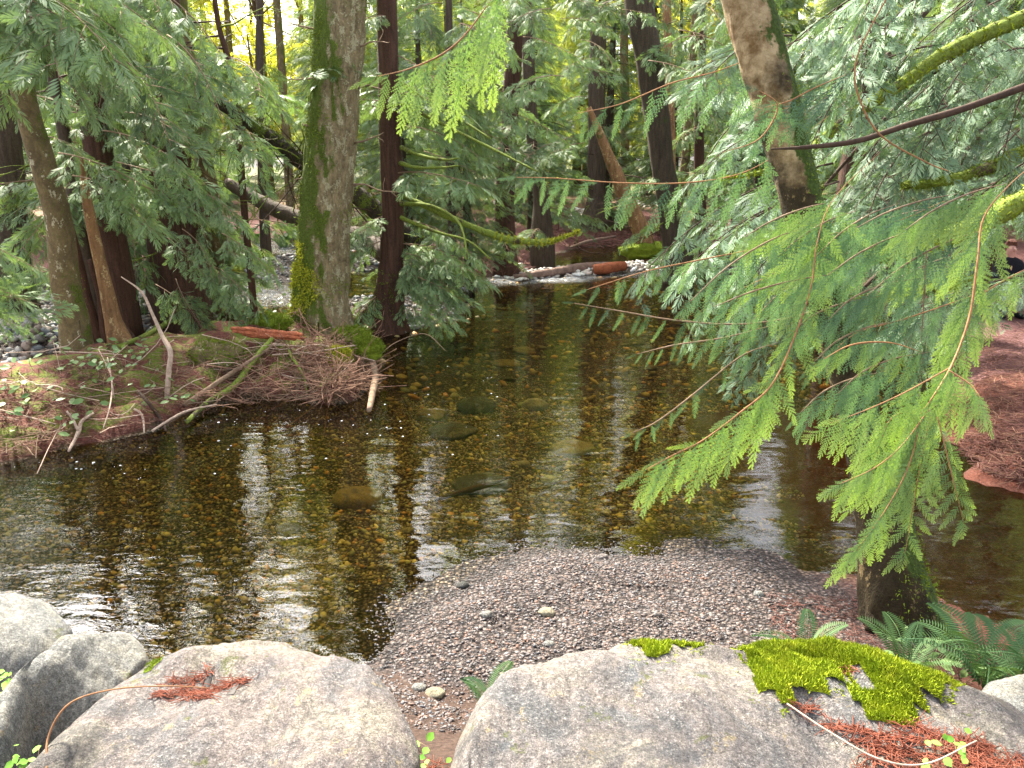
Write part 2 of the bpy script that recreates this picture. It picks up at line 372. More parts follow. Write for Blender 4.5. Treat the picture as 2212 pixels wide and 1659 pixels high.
isl = D([(530, 577), (560, 560), (660, 552), (700, 545), (760, 532), (830, 532), (835, 580), (750, 588), (700, 600), (620, 610), (560, 603)])
grav2 = D([(750, 648), (800, 640), (860, 648), (960, 655), (1010, 668), (980, 690), (900, 705), (870, 715), (840, 714), (780, 695)])
barC = D([(800, 1395), (860, 1320), (960, 1270), (1040, 1230), (1120, 1192), (1220, 1180), (1320, 1190), (1420, 1198), (1520, 1185), (1620, 1172), (1680, 1186),
          (1740, 1230), (1830, 1248), (1900, 1275), (2010, 1300), (2100, 1340), (2212, 1370), (2700, 1420)]) + [(12, 1.), (0, 1.), (-.9, 2.)]
nearF = D([(-1500, 1390), (0, 1400), (250, 1462), (500, 1480), (800, 1430), (1000, 1490), (1500, 1440), (1900, 1420), (2212, 1400), (3000, 1390)]) + [(60, 3.3), (60, -12), (-60, -12), (-60, 3.6)]
strip = D([(1090, 598), (1180, 584), (1300, 572), (1440, 568), (1620, 566), (1700, 574), (1560, 582), (1340, 588), (1200, 597), (1120, 604)])
def height(x, y, full=False):
    P = np.stack([x, y, 0*x], -1)
    wob = .09*fbm(P*1.7, 3, 5)
    a = sdist(x, y, bankA)+wob*.5; b = sdist(x, y, cobB)+wob; e = sdist(x, y, landE)+wob*2; i = sdist(x, y, isl)+wob; g2 = sdist(x, y, grav2)+wob
    c = sdist(x, y, barC)+wob*.2; f = sdist(x, y, nearF)+wob*.5; s = sdist(x, y, strip)+wob
    hs = [.12*ss(a/.14)+.36*ss(a/1.2), .2*ss(b/.7), .22*ss(e/.5)+.35*ss(e/8)+.012*np.clip(e, 0, 200), .12*ss(i/.7), .07*ss(g2/.4),
          .06*ss(c/.4)+.10*ss(c/1.6), .12*ss(f/.45)+.42*ss(f/1.6), .07*ss(s/.25)]
    dd = [a, b, e, i, g2, c, f, s]
    dep = [.5, .35, .42, .3, .22, .30, .4, .22]; wd = [.6, 1.5, 2., 1.5, 1.6, 2.2, .9, 1.5]
    H = np.maximum.reduce([np.where(d > 0, h, -dp*ss(-d/w_)) for d, h, dp, w_ in zip(dd, hs, dep, wd)])
    land = np.maximum.reduce(dd)
    H = H + .03*fbm(P*2.3, 4, 2)*np.where(land > .05, 1., .6)*np.where((np.abs(c) < .6) & (y < 6.5), .35, 1.) + np.where(a > 0, .10*fbm(P*3.5, 4, 8)*ss(a/.3), 0)
    return (H, dd) if full else H
nx, ny = 330, 380
sx = np.linspace(-1, 1, nx); sy = np.linspace(0, 1, ny)
gx = 110*np.sinh(4.7*sx)/math.sinh(4.7); gy = -3+145*np.sinh(4.1*sy)/math.sinh(4.1)
X, Y = np.meshgrid(gx, gy); X = X.ravel(); Y = Y.ravel()
Z, dd = height(X, Y, True)
PP = np.stack([X, Y, Z], -1)
soil = np.array([.115, .042, .030]); litter = np.array([.15, .062, .055]); grav = np.array([.085, .07, .072]); bed = np.array([.16, .13, .05]); far = np.array([.08, .075, .035])
tintc = np.tile(bed, (len(X), 1)); peb = np.ones(len(X)); mossv = np.zeros(len(X))
a, b, e, i_, g2, c_, f_, s_ = dd
for m, col, pbv in ((i_ > 0, grav, 1), (g2 > 0, grav, 1), (s_ > 0, grav*1.6, 1), (e > 0, litter, .15), (b > 0, grav, .9), (c_ > 0, grav, .95), (f_ > .1, np.array([.05, .03, .022]), .1), (a > 0, soil, .0)):
    tintc[m] = col; peb[m] = pbv
fm = ss((e-14)/10)[:, None]; tintc = tintc*(1-fm)+far*fm
right = (e > 0) & (X > 3) & (Y < 14); tintc[right] = np.array([.13, .06, .06])
mossv = np.where(a > .12, 1., 0)+np.where(e > 6, .6, 0)
rr_ = (X > 2.2) & (Z < -.03) & (Y < 9)
wet = (Z < .035) & (Z > -.03); tintc[wet] *= .6
bedm = Z < -.03; tintc[bedm] = bed*(1+.35*fbm(PP[bedm]*.9, 3, 21)[:, None])
kk_ = ss((X-1.7)/1.0)[:, None]*((Z < .3) & (Y < 9) & (Y > 2))[:, None]; tintc = tintc*(1-kk_)+np.array([.075, .024, .015])*kk_*(1+.3*(Z > 0))[:, None]; peb = peb*(1-.8*kk_[:, 0])
gr_o = link('ground', mkmesh('ground', PP, grid_faces(ny, nx), M['ground'], True, {'tint': np.clip(tintc, .005, 1), 'peb': peb, 'moss': mossv})); tag(gr_o, kind='structure')

# water sheet
wx = 34*np.sinh(3.2*np.linspace(-1, 1, 200))/math.sinh(3.2); wy = 2.4+34*np.sinh(2.6*np.linspace(0, 1, 200))/math.sinh(2.6)
WX, WY = np.meshgrid(wx, wy); WX = WX.ravel(); WY = WY.ravel()
rif = np.zeros(len(WX))
for (u0, v0, u1, v1, wd_, am) in ((960, 628, 1060, 608, .8, 1.), (1060, 608, 1250, 600, .8, 1.), (1250, 598, 1420, 590, .6, .55), (1000, 660, 930, 690, .4, .5), (500, 610, 600, 635, 1.1, .6), (560, 530, 660, 540, 1.5, .7), (470, 645, 620, 650, .8, .4), (1500, 585, 1700, 582, .7, .5), (860, 640, 960, 640, .5, .7)):
    p0 = gd(u0, v0); p1 = gd(u1, v1); vx, vy = p1[0]-p0[0], p1[1]-p0[1]
    t = np.clip(((WX-p0[0])*vx+(WY-p0[1])*vy)/(vx*vx+vy*vy), 0, 1)
    rif = np.maximum(rif, am*(1-ss(np.hypot(WX-p0[0]-t*vx, WY-p0[1]-t*vy)/wd_)))
WP = np.stack([WX, WY, 0*WX], -1)
du, dv = proj(WP)
chop = np.clip(.35+.8*ss((900-du)/700)*ss((dv-880)/250)+.0*du, 0, 1.2)
WP[:, 2] = rif*.03*fbm(WP*3.5, 4, 3)
tag(link('water', mkmesh('water', WP, grid_faces(200, 200), M['water'], True, {'riffle': rif, 'chop': chop})), kind='structure')

# ------------------------------------------------------------------ boulders
def boulder(name, ridge, depth_f, depth_b, zb, mat, label, n=170, m=110, seed=0, amp=.035, dent=None, round_=.75):
    """ridge: (dx, dy, Y) along the top; lofted rounded cross-sections, front reaching towards the viewer"""
    R3 = np.array([at(*p) for p in ridge]); C = spl(R3, n)
    t = np.linspace(0, 1, n)
    env = np.clip(np.minimum(t, 1-t)/.16, 0, 1); env = np.sqrt(np.clip(1-(1-env)**2, 0, 1))
    env = .03+.97*env
    df = np.interp(t, np.linspace(0, 1, len(depth_f)), depth_f)*env; db = np.interp(t, np.linspace(0, 1, len(depth_b)), depth_b)*env
    th = np.linspace(0, 2*np.pi, m, endpoint=False)
    ct, st = np.cos(th), np.sin(th)
    hgt = C[:, 2]-zb; cz = zb+hgt*.35; hz = hgt*.65*(.25+.75*env)
    e1 = round_
    sx_ = np.sign(ct)*np.abs(ct)**e1; sz_ = np.sign(st)*np.abs(st)**e1
    yy = np.where(sx_[None] > 0, sx_[None]*db[:, None], sx_[None]*df[:, None])
    V = np.zeros((n, m, 3)); V[..., 0] = C[:, 0:1]; V[..., 1] = C[:, 1:2]-db[:, None]*.35+yy
    V[..., 2] = cz[:, None]+sz_[None]*hz[:, None]
    P = V.reshape(-1, 3); nrm = np.stack([0*yy, sx_[None]+0*yy, sz_[None]+0*yy], -1).reshape(-1, 3)
    endx = np.where(t < .5, -1., 1.)*np.clip(1-np.minimum(t, 1-t)/.16, 0, 1)
    nrm[:, 0] = np.repeat(endx, m); nrm /= np.linalg.norm(nrm, axis=1)[:, None]+1e-6
    d = amp*1.5*fbm(P*2.2, 3, seed) + amp*.55*fbm(P*7, 4, seed+3) - amp*1.2*np.clip(1-np.abs(vnoise(P*np.array([2.0, 2.6, 2.2]), seed+7))*6, 0, 1)*.6
    d += .004*fbm(P*40, 3, seed+5)
    P = P+nrm*d[:, None]
    rf_ = np.random.default_rng(seed+100); cc = P.mean(0); ext = P.max(0)-P.min(0)
    for kf in range(10):          # fracture planes knock flats off the rounded body
        a_ = rf_.uniform(0, 6.283); el = rf_.uniform(.05, 1.1); q = np.array([math.cos(a_)*math.cos(el), math.sin(a_)*math.cos(el), math.sin(el)])
        s_ = (P-cc)@q; lim = np.quantile(s_, rf_.uniform(.955, .99)); over = np.clip(s_-lim, 0, None); P = P-q[None]*(over*.78)[:, None]
    P = P+nrm*(.006*fbm(P*13, 4, seed+6))[:, None]
    if dent is not None:
        for (u, v_, ru, rv, dep) in dent:
            a_, b_ = proj(P); q = ((a_-u)/ru)**2+((b_-v_)/rv)**2
            P[:, 2] -= np.where(nrm[:, 2] > -.1, dep*np.exp(-q**1.5), 0)
    base = P.mean(0); base[2] = zb
    o = link(name, mkmesh(name, P-base, grid_faces(n, m, True), mat)); o.location = tuple(base)
    tag(o, label, 'boulder', 'boulders along the near edge')
    cen = P.reshape(n, m, 3)
    return o, P, cen
BO = {}
BO['l'] = boulder('boulder', [(150, 1590, 1.9), (165, 1480, 2.15), (260, 1430, 2.3), (400, 1392, 2.42), (560, 1366, 2.5), (700, 1392, 2.45), (790, 1432, 2.35), (860, 1490, 2.2), (888, 1550, 2.05), (880, 1640, 1.9)],
    [.5, .75, .85, .9, .9, .85, .8, .6, .5], [.12, .2, .25, .3, .3, .28, .25, .2, .1], .15, M['rock_pink'],
    'large pinkish granite boulder with a dark needle-filled hollow on top, bottom left', seed=3, dent=[(450, 1465, 115, 32, .045)])
BO['r'] = boulder('boulder', [(925, 1640, 1.75), (965, 1560, 1.95), (1060, 1500, 2.15), (1200, 1440, 2.32), (1400, 1405, 2.45), (1600, 1376, 2.55), (1740, 1388, 2.52), (1880, 1420, 2.42), (2000, 1470, 2.3), (2140, 1510, 2.22), (2350, 1570, 2.1), (2500, 1680, 1.9)],
    [.45, .7, .85, .95, 1., 1.0, .95, .9, .8, .6], [.1, .22, .3, .33, .35, .35, .33, .3, .25, .1], .15, M['rock_mix'],
    'huge pale boulder capped with bright green moss, bottom right', n=240, m=120, seed=12)
BO['b'] = boulder('boulder', [(-10, 1600, 1.95), (20, 1500, 2.2), (90, 1400, 2.5), (190, 1338, 2.7), (250, 1352, 2.75), (305, 1400, 2.7), (308, 1440, 2.6)],
    [.3, .4, .45, .42, .35, .3], [.1, .15, .2, .2, .18, .1], .25, M['rock_grey'], 'smooth bluish grey boulder wedged beside the big pink boulder', n=110, m=80, seed=22, amp=.022)
BO['a'] = boulder('boulder', [(-130, 1400, 3.0), (-90, 1310, 3.1), (0, 1272, 3.2), (75, 1283, 3.2), (125, 1330, 3.1), (140, 1385, 3.0)],
    [.25, .3, .35, .3, .2], [.1, .2, .22, .2, .1], .2, M['rock_grey'], 'rounded cream grey boulder cut off by the left edge, above the water', n=90, m=70, seed=31, amp=.02)
BO['c'] = boulder('boulder', [(2110, 1560, 2.6), (2140, 1500, 2.7), (2230, 1462, 2.8), (2340, 1480, 2.8), (2420, 1550, 2.7)],
    [.2, .3, .3, .2], [.1, .2, .2, .1], .3, M['rock_grey'], 'small grey boulder peeping out behind the mossy boulder at the right edge', n=70, m=50, seed=41, amp=.02)

def tufts(P, N, size, seed, lean=.5, width=.3):
    """little upright moss blades rooted at P along normals N"""
    r = np.random.default_rng(seed); n = len(P)
    d = N+lean*r.normal(size=(n, 3)); d /= np.linalg.norm(d, axis=1)[:, None]
    s = size*(.5+r.random(n))[:, None]; side = np.cross(d, r.normal(size=(n, 3))); side /= np.linalg.norm(side, axis=1)[:, None]+1e-9
    a_ = P-side*s*width*.5; b_ = P+side*s*width*.5; c_ = P+d*s+.3*s*r.normal(size=(n, 3))*.5
    V = np.stack([a_, b_, c_], 1).reshape(-1, 3); F = np.arange(n*3).reshape(-1, 3)
    return V, F
def moss_on(key, poly, mat, cnt, size, name='moss_patch', thick=.013, seed=0, holes=()):
    o, P, cen = BO[key]; n, m = cen.shape[:2]
    N = np.cross(np.roll(cen, -1, 1)-np.roll(cen, 1, 1), np.gradient(cen, axis=0)).reshape(-1, 3)
    N /= np.linalg.norm(N, axis=1)[:, None]+1e-9
    c0 = cen.mean((0, 1)); sgn = np.sign(((P-c0)*N).sum(1)); N *= sgn[:, None]
    up = N[:, 2] > -.2; u, v_ = proj(P)
    wob = 20*fbm(P*13, 3, seed)+8*fbm(P*50, 3, seed+4); edge = sdist(u, v_, poly)+wob; ins = (edge > 0) & up
    for hp in holes: ins &= ~(sdist(u, v_, hp)+wob*.6 > 0)
    F = grid_faces(n, m, True); keep = ins[F].all(1); F = F[keep]
    if len(F) == 0: return
    bump_ = (thick*ss(edge/45)*(.75+.8*fbm(P*22, 4, seed+2)))[:, None]+.002
    V = P+N*bump_
    idx = np.unique(F); mp = -np.ones(len(P), int); mp[idx] = np.arange(len(idx))
    base = np.array(o.location)
    A = V[F[:, 0]]; B = V[F[:, 1]]; C = V[F[:, 2]]; Dd = V[F[:, 3]]
    area = np.linalg.norm(np.cross(C-A, Dd-B), axis=1); r = np.random.default_rng(seed); k = r.choice(len(F), cnt, p=area/area.sum())
    s_, t_ = r.random((2, cnt, 1)); Q = A[k]*(1-s_)*(1-t_)+B[k]*s_*(1-t_)+C[k]*s_*t_+Dd[k]*(1-s_)*t_
    Vt, Ft = tufts(Q, N[F[k, 0]]*.8+np.array([0, 0, .5]), size, seed, .6, .35)
    Fe = grid_faces(n, m, True); ke = ((edge > -26) & (edge <= 4) & up)[Fe].all(1); Fe = Fe[ke]
    if name == 'moss_patch' and len(Fe):
        ne = cnt//6; k2 = r.integers(0, len(Fe), ne); wt = r.dirichlet([1, 1, 1, 1], ne); Qe = (P[Fe[k2]]*wt[..., None]).sum(1); keep2 = vnoise(Qe*45, 5) > -.1; Ve, Fe2 = tufts(Qe[keep2], N[Fe[k2, 0]][keep2]*.8, size*.6, seed+1, .9, .4)
        Vt, Ft = join([(Vt, Ft), (Ve, Fe2)]); Ft = Ft[0]
    V2, F2 = join([(V[idx], mp[F]), (Vt, Ft)])
    ob = link(name, mkmesh(name, V2-base, F2, mat, True), o); return ob
mo = moss_on('r', [(1600, 1395), (1640, 1345), (1740, 1340), (1810, 1370), (1850, 1450), (1815, 1490), (1770, 1515), (1700, 1540), (1640, 1515), (1590, 1450)], M['moss_bright'], 30000, .016, seed=5)
mo = moss_on('r', [(1780, 1370), (1860, 1370), (1980, 1410), (2060, 1460), (2050, 1545), (1940, 1575), (1870, 1560), (1830, 1500), (1820, 1450)], M['moss_bright'], 26000, .016, seed=6, holes=[[(1820, 1435), (1860, 1445), (1880, 1472), (1850, 1478)]])
mo = moss_on('r', [(1360, 1390), (1480, 1355), (1520, 1390), (1400, 1430)], M['moss_bright'], 5000, .016, seed=7)
M['wet_soil'] = simple('dark_wet_soil', (.035, .028, .026), .6, sc=40)
mo = moss_on('l', [(450+100*math.cos(q*.45)+25*math.sin(q*.45), 1470+26*math.sin(q*.45)-12*math.cos(q*.45)) for q in range(14)], M['wet_soil'], 300, .004, seed=10, thick=.004, name='wet_hollow')
mo = moss_on('l', [(300, 1425), (350, 1415), (352, 1440), (310, 1450)], M['moss'], 500, .008, seed=8, thick=.005)
mo = moss_on('l', [(390, 1440), (440, 1425), (442, 1437), (395, 1455)], M['moss'], 400, .008, seed=9, thick=.005)

# ------------------------------------------------------------------ pebbles and stones
def ico():
    p = (1+5**.5)/2
    v = np.array([(-1, p, 0), (1, p, 0), (-1, -p, 0), (1, -p, 0), (0, -1, p), (0, 1, p), (0, -1, -p), (0, 1, -p), (p, 0, -1), (p, 0, 1), (-p, 0, -1), (-p, 0, 1)], float)
    f = np.array([(0, 11, 5), (0, 5, 1), (0, 1, 7), (0, 7, 10), (0, 10, 11), (1, 5, 9), (5, 11, 4), (11, 10, 2), (10, 7, 6), (7, 1, 8), (3, 9, 4), (3, 4, 2), (3, 2, 6), (3, 6, 8), (3, 8, 9), (4, 9, 5), (2, 4, 11), (6, 2, 10), (8, 6, 7), (9, 8, 1)])
    return v/np.linalg.norm(v[0]), f
def subdiv(v, f):
    E = {}; V = list(v); out = []
    def mid(a, b):
        k = (min(a, b), max(a, b))
        if k not in E: m = V[a]+V[b]; V.append(m/np.linalg.norm(m)); E[k] = len(V)-1
        return E[k]
    for a, b, c in f:
        ab, bc, ca = mid(a, b), mid(b, c), mid(c, a); out += [(a, ab, ca), (b, bc, ab), (c, ca, bc), (ab, bc, ca)]
    return np.array(V), np.array(out)
ICO, ICOF = ico(); ICO2, ICO2F = subdiv(ICO, ICOF); ICO3, ICO3F = subdiv(ICO2, ICO2F); ICO4, ICO4F = subdiv(ICO3, ICO3F)
PAL = np.array([(.30, .27, .25), (.20, .18, .17), (.38, .33, .3), (.42, .24, .16), (.24, .26, .28), (.5, .46, .43), (.33, .25, .2), (.13, .12, .12), (.28, .22, .19), (.36, .35, .33)])
def pebbles(name, label, xy, size, mat, pal=PAL, gain=1., flat=.55, tint=None, seed=0, sink=.25, tmpl=(ICO, ICOF)):
    r = np.random.default_rng(seed); n = len(xy); T, TF = tmpl
    z = height(xy[:, 0], xy[:, 1]); a = r.random(n)*6.283; s = size
    sc_ = np.stack([s*(.9+.5*r.random(n)), s*(.65+.35*r.random(n)), s*flat*(.7+.6*r.random(n))], -1)
    loc = T[None]*sc_[:, None]*(1+.16*r.normal(size=(n, len(T), 1)))
    tl = r.normal(size=(n, 2))*.25; loc[..., 2] += loc[..., 0]*tl[:, :1]+loc[..., 1]*tl[:, 1:]
    ca, sa = np.cos(a)[:, None], np.sin(a)[:, None]
    V = np.stack([loc[..., 0]*ca-loc[..., 1]*sa+xy[:, :1], loc[..., 0]*sa+loc[..., 1]*ca+xy[:, 1:2], loc[..., 2]+(z+sc_[:, 2]*(1-2*sink))[:, None]], -1)
    col = pal[r.integers(0, len(pal), n)]*(.7+.6*r.random((n, 1)))*gain
    if tint is not None: col = col*tint
    if name == 'gravel': col = col*np.where(z < .03, .5, 1.)[:, None]
    F = (TF[None]+np.arange(n)[:, None, None]*len(T)).reshape(-1, 3)
    o = solo(name, V.reshape(-1, 3), F, mat, label, kind='stuff', attrs={'col': np.repeat(np.clip(col, .01, .8), len(T), 0)})
    return o
def bysize(xy, s): return np.minimum(s, .006+.5*np.maximum(0, -height(xy[:, 0], xy[:, 1])))
def scatter(n, x0, x1, y0, y1, cond, seed):
    r = np.random.default_rng(seed); xy = np.stack([r.uniform(x0, x1, n), r.uniform(y0, y1, n)], -1)
    z, dd_ = height(xy[:, 0], xy[:, 1], True); k = cond(xy[:, 0], xy[:, 1], z, dd_); return xy[k]
def lens(n, a, b, p=2.5, seed=0): return a+(b-a)*np.random.default_rng(seed).random(n)**p
xy = scatter(90000, -1.3, 3.6, 2.7, 6.0, lambda x, y, z, d: (d[5] > -.5*R.random(len(x))**2) & (d[6] < .6) & (R.random(len(x)) > ss((x-1.0)/1.2)*.92), 1); xy = xy[:34000]
pebbles('gravel', 'fine mixed grey and rust gravel on the near bar', xy, lens(len(xy), .0035, .0135, 4, 1), M['pebble'], seed=1, gain=.32, tint=np.array([1.0, .94, 1.0]), sink=.42)
xy = scatter(36000, -6, 5, 3.2, 9.5, lambda x, y, z, d: (z < -.015) & (z > -.6) & (x < 2.3+.4*np.sin(y*5)), 2); xy = xy[:18000]
pebbles('riverbed_pebbles', 'olive brown pebbles under the clear shallow water', xy, bysize(xy, lens(len(xy), .008, .03, 3.6, 2)), M['pebble'], seed=2, tint=np.array([.72, .66, .34]), gain=1.55)
xy = scatter(9000, -9, 9, 9., 19, lambda x, y, z, d: (z < -.02), 3); xy = xy[:4500]
pebbles('riverbed_cobbles', 'amber brown cobbles on the far bed of the pool', xy, lens(len(xy), .02, .075, 3.4, 3), M['pebble'], seed=3, tint=np.array([.74, .62, .28]), gain=1.5)
xy = scatter(9000, -11, -3.4, 8.5, 15, lambda x, y, z, d: (d[1] > .0) & (d[0] < .1), 4); xy = xy[:4200]
pebbles('cobbles', 'dry grey cobbles behind the left bank', xy, lens(len(xy), .03, .105, 1.6, 4), M['pebble'], seed=4, gain=.8, pal=PAL[[0, 2, 4, 9, 5, 6]])
xy = scatter(6000, -9, -1, 12, 27, lambda x, y, z, d: (d[3] > -.1) | (d[4] > -.1), 5); xy = xy[:3300]
pebbles('gravel_island', 'grey stones on the gravel island behind the big trunk', xy, lens(len(xy), .02, .08, 2, 5), M['pebble'], seed=5, gain=.7, pal=PAL[[0, 1, 4, 9, 5]])
xy = scatter(9000, -2, 9, 14, 24, lambda x, y, z, d: (d[7] > -.15), 6); xy = xy[:900]
pebbles('riffle_stones', 'pale pebbles along the driftwood riffle', xy, lens(len(xy), .03, .09, 2, 6), M['pebble'], seed=6, gain=1.8, pal=PAL[[0, 2, 5, 9]])
xy = scatter(5000, 2, 12, 20, 40, lambda x, y, z, d: (d[2] > 1.), 7); xy = xy[(vnoise(np.c_[xy*.35, 0*xy[:, 0]], 3) > .1)][:1500]
pebbles('far_pebbles', 'pale pebbles strewn over the far forest floor', xy, lens(len(xy), .03, .1, 2, 7), M['pebble'], seed=7, gain=1.8, pal=PAL[[0, 2, 5, 9]])

def stone(u, v_, rx, rz, mat, label, group=None, z=None, seed=0, flat=None, name='stone', cat='stone'):
    p = gd(u, v_, 0); 
    zz = 0. if z is None else z
    if z is None:
        for _ in range(14): zz = .6*zz+.4*float(height(np.array([p[0]]), np.array([p[1]]))[0]); p = gd(u, v_, zz)
    k = FD/np.linalg.norm(p-np.array([0, 0, CAMZ])); a = rx/k; b = rz/k
    V = ICO3*np.array([a, a*.8, b]); V = V*(1+.16*fbm(ICO3*1.6+seed*7.3, 3, seed))[:, None]
    V = V+p+np.array([0, 0, b*.35])
    return solo(name, V, ICO3F, mat, label, cat, group), V
for k, (u, v_, rx, rz, mt, lb) in enumerate([
    (932, 902, 34, 15, 'stone_amber', 'oval amber stone under the water left of the dark rock'),
    (1030, 885, 42, 20, 'stone_dark', 'flat black rock lying under the middle of the pool'),
    (1157, 880, 30, 13, 'stone_tan', 'pale oval stone right of the black rock under water'),
    (772, 1087, 52, 24, 'stone_amber', 'large orange brown submerged stone near the yellow reflection'),
    (1235, 972, 48, 13, 'stone_tan', 'broad pale slab under the middle of the pool'),
    (1130, 762, 24, 10, 'stone_amber', 'small golden stone far out in the pool'),
    (1092, 790, 30, 9, 'stone_amber', 'flat golden stone below the smallest golden one'),
    (1186, 1038, 18, 8, 'stone_tan', 'small submerged stone above the curved twig'),
    (1130, 1005, 16, 8, 'stone_tan', 'small tan submerged stone below the black rock'),
    (975, 935, 55, 11, 'stone_dark', 'low dark rock under water below the amber stone'),
    (1040, 1052, 66, 16, 'stone_dark', 'long dark sunken slab in the middle shallows'),
    (625, 1145, 26, 10, 'stone_dark', 'dark submerged stone among the white reflections'),
    (1060, 1048, 14, 7, 'stone_amber', 'tiny amber stone on the sunken slab'),
    (880, 1150, 14, 8, 'stone_tan', 'pale yellow pebble under the near shallows'),
    (1376, 940, 20, 8, 'stone_amber', 'brown submerged stone under the drooping cedar tips')]):
    stone(u, v_, rx, rz, M[mt], lb, 'stones lying on the bed of the pool', seed=k)
for k, (u, v_, rx, rz, mt, lb) in enumerate([
    (1181, 1326, 17, 9, 'stone_tan', 'smooth tan stone on the middle of the gravel bar'),
    (1050, 1330, 13, 7, 'rock_grey', 'pale grey stone left of the tan one on the gravel'),
    (1000, 1268, 13, 8, 'stone_dark', 'dark wet stone at the left water edge of the gravel bar'),
    (1302, 1206, 12, 7, 'rock_pink', 'pinkish stone at the top of the gravel bar by the water'),
    (1186, 1392, 12, 5, 'rock_grey', 'small white elongated pebble below the tan stone'),
    (1340, 1415, 15, 8, 'rock_grey', 'pale stone resting just above the mossy boulder'),
    (1420, 1330, 9, 6, 'rock_pink', 'small round pink pebble on the right half of the gravel'),
    (1640, 1285, 11, 6, 'rock_grey', 'flat grey pebble on the shaded right side of the bar'),
    (940, 1500, 20, 9, 'stone_tan', 'brown stone in the gap between the two big boulders'),
    (905, 1487, 14, 7, 'rock_grey', 'grey pebble near the right end of the pink boulder')]):
    stone(u, v_, rx, rz, M[mt], lb, 'larger stones on the gravel bar', seed=50+k)

# floating foam specks on the dark water
r = np.random.default_rng(9); pr = []
for u0, v0, su, sv, n in ((560, 945, 220, 40, 45), (150, 1010, 120, 14, 20), (1010, 830, 90, 40, 13), (420, 900, 60, 12, 20), (700, 905, 120, 22, 25)):
    for k in range(n):
        p = gd(u0+su*r.normal(), v0+sv*r.normal())
        if height(p[0:1], p[1:2])[0] < -.03:
            s = .004+.012*r.random()**2; pr.append((ICO*np.array([s, s, .25*s])+np.array([p[0], p[1], .002]), ICOF))
Vf, Ff = join(pr); solo('foam_specks', Vf, Ff, M['foam'], 'tiny white foam flecks drifting on the dark water', kind='stuff')

# ------------------------------------------------------------------ foliage templates
def spray_t(pairs, teeth, w=.36, kite=.16, ang=48, stem=True, seed=0, curl=.12, ragged=.15):
    """flat cedar spray along +X, length 1"""
    r = np.random.default_rng(seed); V = []; F = []; tip = []
    def tri(*p, t=(0, 0, 0)):
        b = len(V); V.extend(p); tip.extend(t); F.append((b, b+1, b+2))
    def zz(x): return -curl*x*x
    for i in range(pairs*2):
        t = .06+.94*(i+.5)/(pairs*2); sd = 1 if i % 2 else -1
        L = w*(math.sin(math.pi*min(1, (t*.92+.05)**.75)))**.8*(1-ragged*r.random())+.03
        a = math.radians(ang*(1-.45*t)+8*r.normal()); dx, dy = math.cos(a), sd*math.sin(a)
        bx = np.array([t, 0, zz(t)]); e = bx+np.array([dx*L, dy*L, -.12*L-curl*(dx*L)*t*2])
        q = np.array([-dy, dx, 0])*kite*L*.5; m_ = bx+(e-bx)*.42
        t0, t1 = max(0, t-.3)*.6, min(1, t*.7+.35)
        if teeth == 0:
            tri(bx, m_+q, e, t=(t0, t0, t1)); tri(bx, e, m_-q, t=(t0, t1, t0))
        else:
            q2 = q/np.linalg.norm(q)*.0062
            tri(bx-q2, bx+q2, e, t=(t0, t0, t1))
            for k in range(teeth):
                f = (k+.6)/(teeth+.3); c0 = bx+(e-bx)*f; l2 = L*.27*(1-f*.7)*(1 if f > .1 else .7)+.012
                for s2 in (1, -1):
                    a2 = math.atan2(dy, dx)+s2*math.radians(36); d2 = np.array([math.cos(a2), math.sin(a2), -.1])
                    wd = np.array([-d2[1], d2[0], 0])*.0078
                    tri(c0-wd+(bx-e)*.02, c0+wd+(bx-e)*.02, c0+d2*l2, t=(t0, t0, min(1, t1*(.5+.6*f))))
    if stem:
        for i in range(5):
            a0, a1 = i/5, (i+1)/5; w0, w1 = .009*(1-a0*.7), .009*(1-a1*.7)
            p = [np.array([a0, w0, zz(a0)+.003]), np.array([a0, -w0, zz(a0)+.003]), np.array([a1, 0, zz(a1)+.003])]
            tri(*p)
            tri(np.array([a1, w1, zz(a1)+.003]), np.array([a0, 0, zz(a0)+.003]), np.array([a1, -w1, zz(a1)+.003]))
    return np.array(V), np.array(F), np.array(tip, float)
def bake(tm, pos, d, n, size):
    """place template at many frames; returns V, F, tip"""
    T, TF, tp = tm; d = d/np.linalg.norm(d, axis=1)[:, None]; b = np.cross(n, d); b /= np.linalg.norm(b, axis=1)[:, None]+1e-9; n2 = np.cross(d, b)
    V = pos[:, None]+size[:, None, None]*(T[None, :, 0:1]*d[:, None]+T[None, :, 1:2]*b[:, None]+T[None, :, 2:3]*n2[:, None])
    F = (TF[None]+np.arange(len(pos))[:, None, None]*len(T)).reshape(-1, 3)
    return V.reshape(-1, 3), F, np.tile(tp, len(pos))
SP_FAR = spray_t(7, 0, w=.42, kite=.2, stem=False, seed=1)
SP_MID = spray_t(11, 0, w=.36, kite=.17, stem=False, seed=2)
SP_MID2 = spray_t(11, 0, w=.42, kite=.17, ang=46, stem=False, seed=4, curl=.3)
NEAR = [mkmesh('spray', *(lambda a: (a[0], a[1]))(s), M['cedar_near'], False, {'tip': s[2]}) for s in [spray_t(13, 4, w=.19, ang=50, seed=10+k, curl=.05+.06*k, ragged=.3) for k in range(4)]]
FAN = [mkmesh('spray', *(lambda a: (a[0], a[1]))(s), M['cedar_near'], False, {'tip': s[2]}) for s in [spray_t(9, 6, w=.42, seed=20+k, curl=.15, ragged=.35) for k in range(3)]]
BLUE = [mkmesh('spray', *(lambda a: (a[0], a[1]))(s), M['cedar_blue'], False, {'tip': s[2]*.6}) for s in [spray_t(12, 3, w=.19, seed=30+k, curl=.1, ragged=.3) for k in range(3)]]

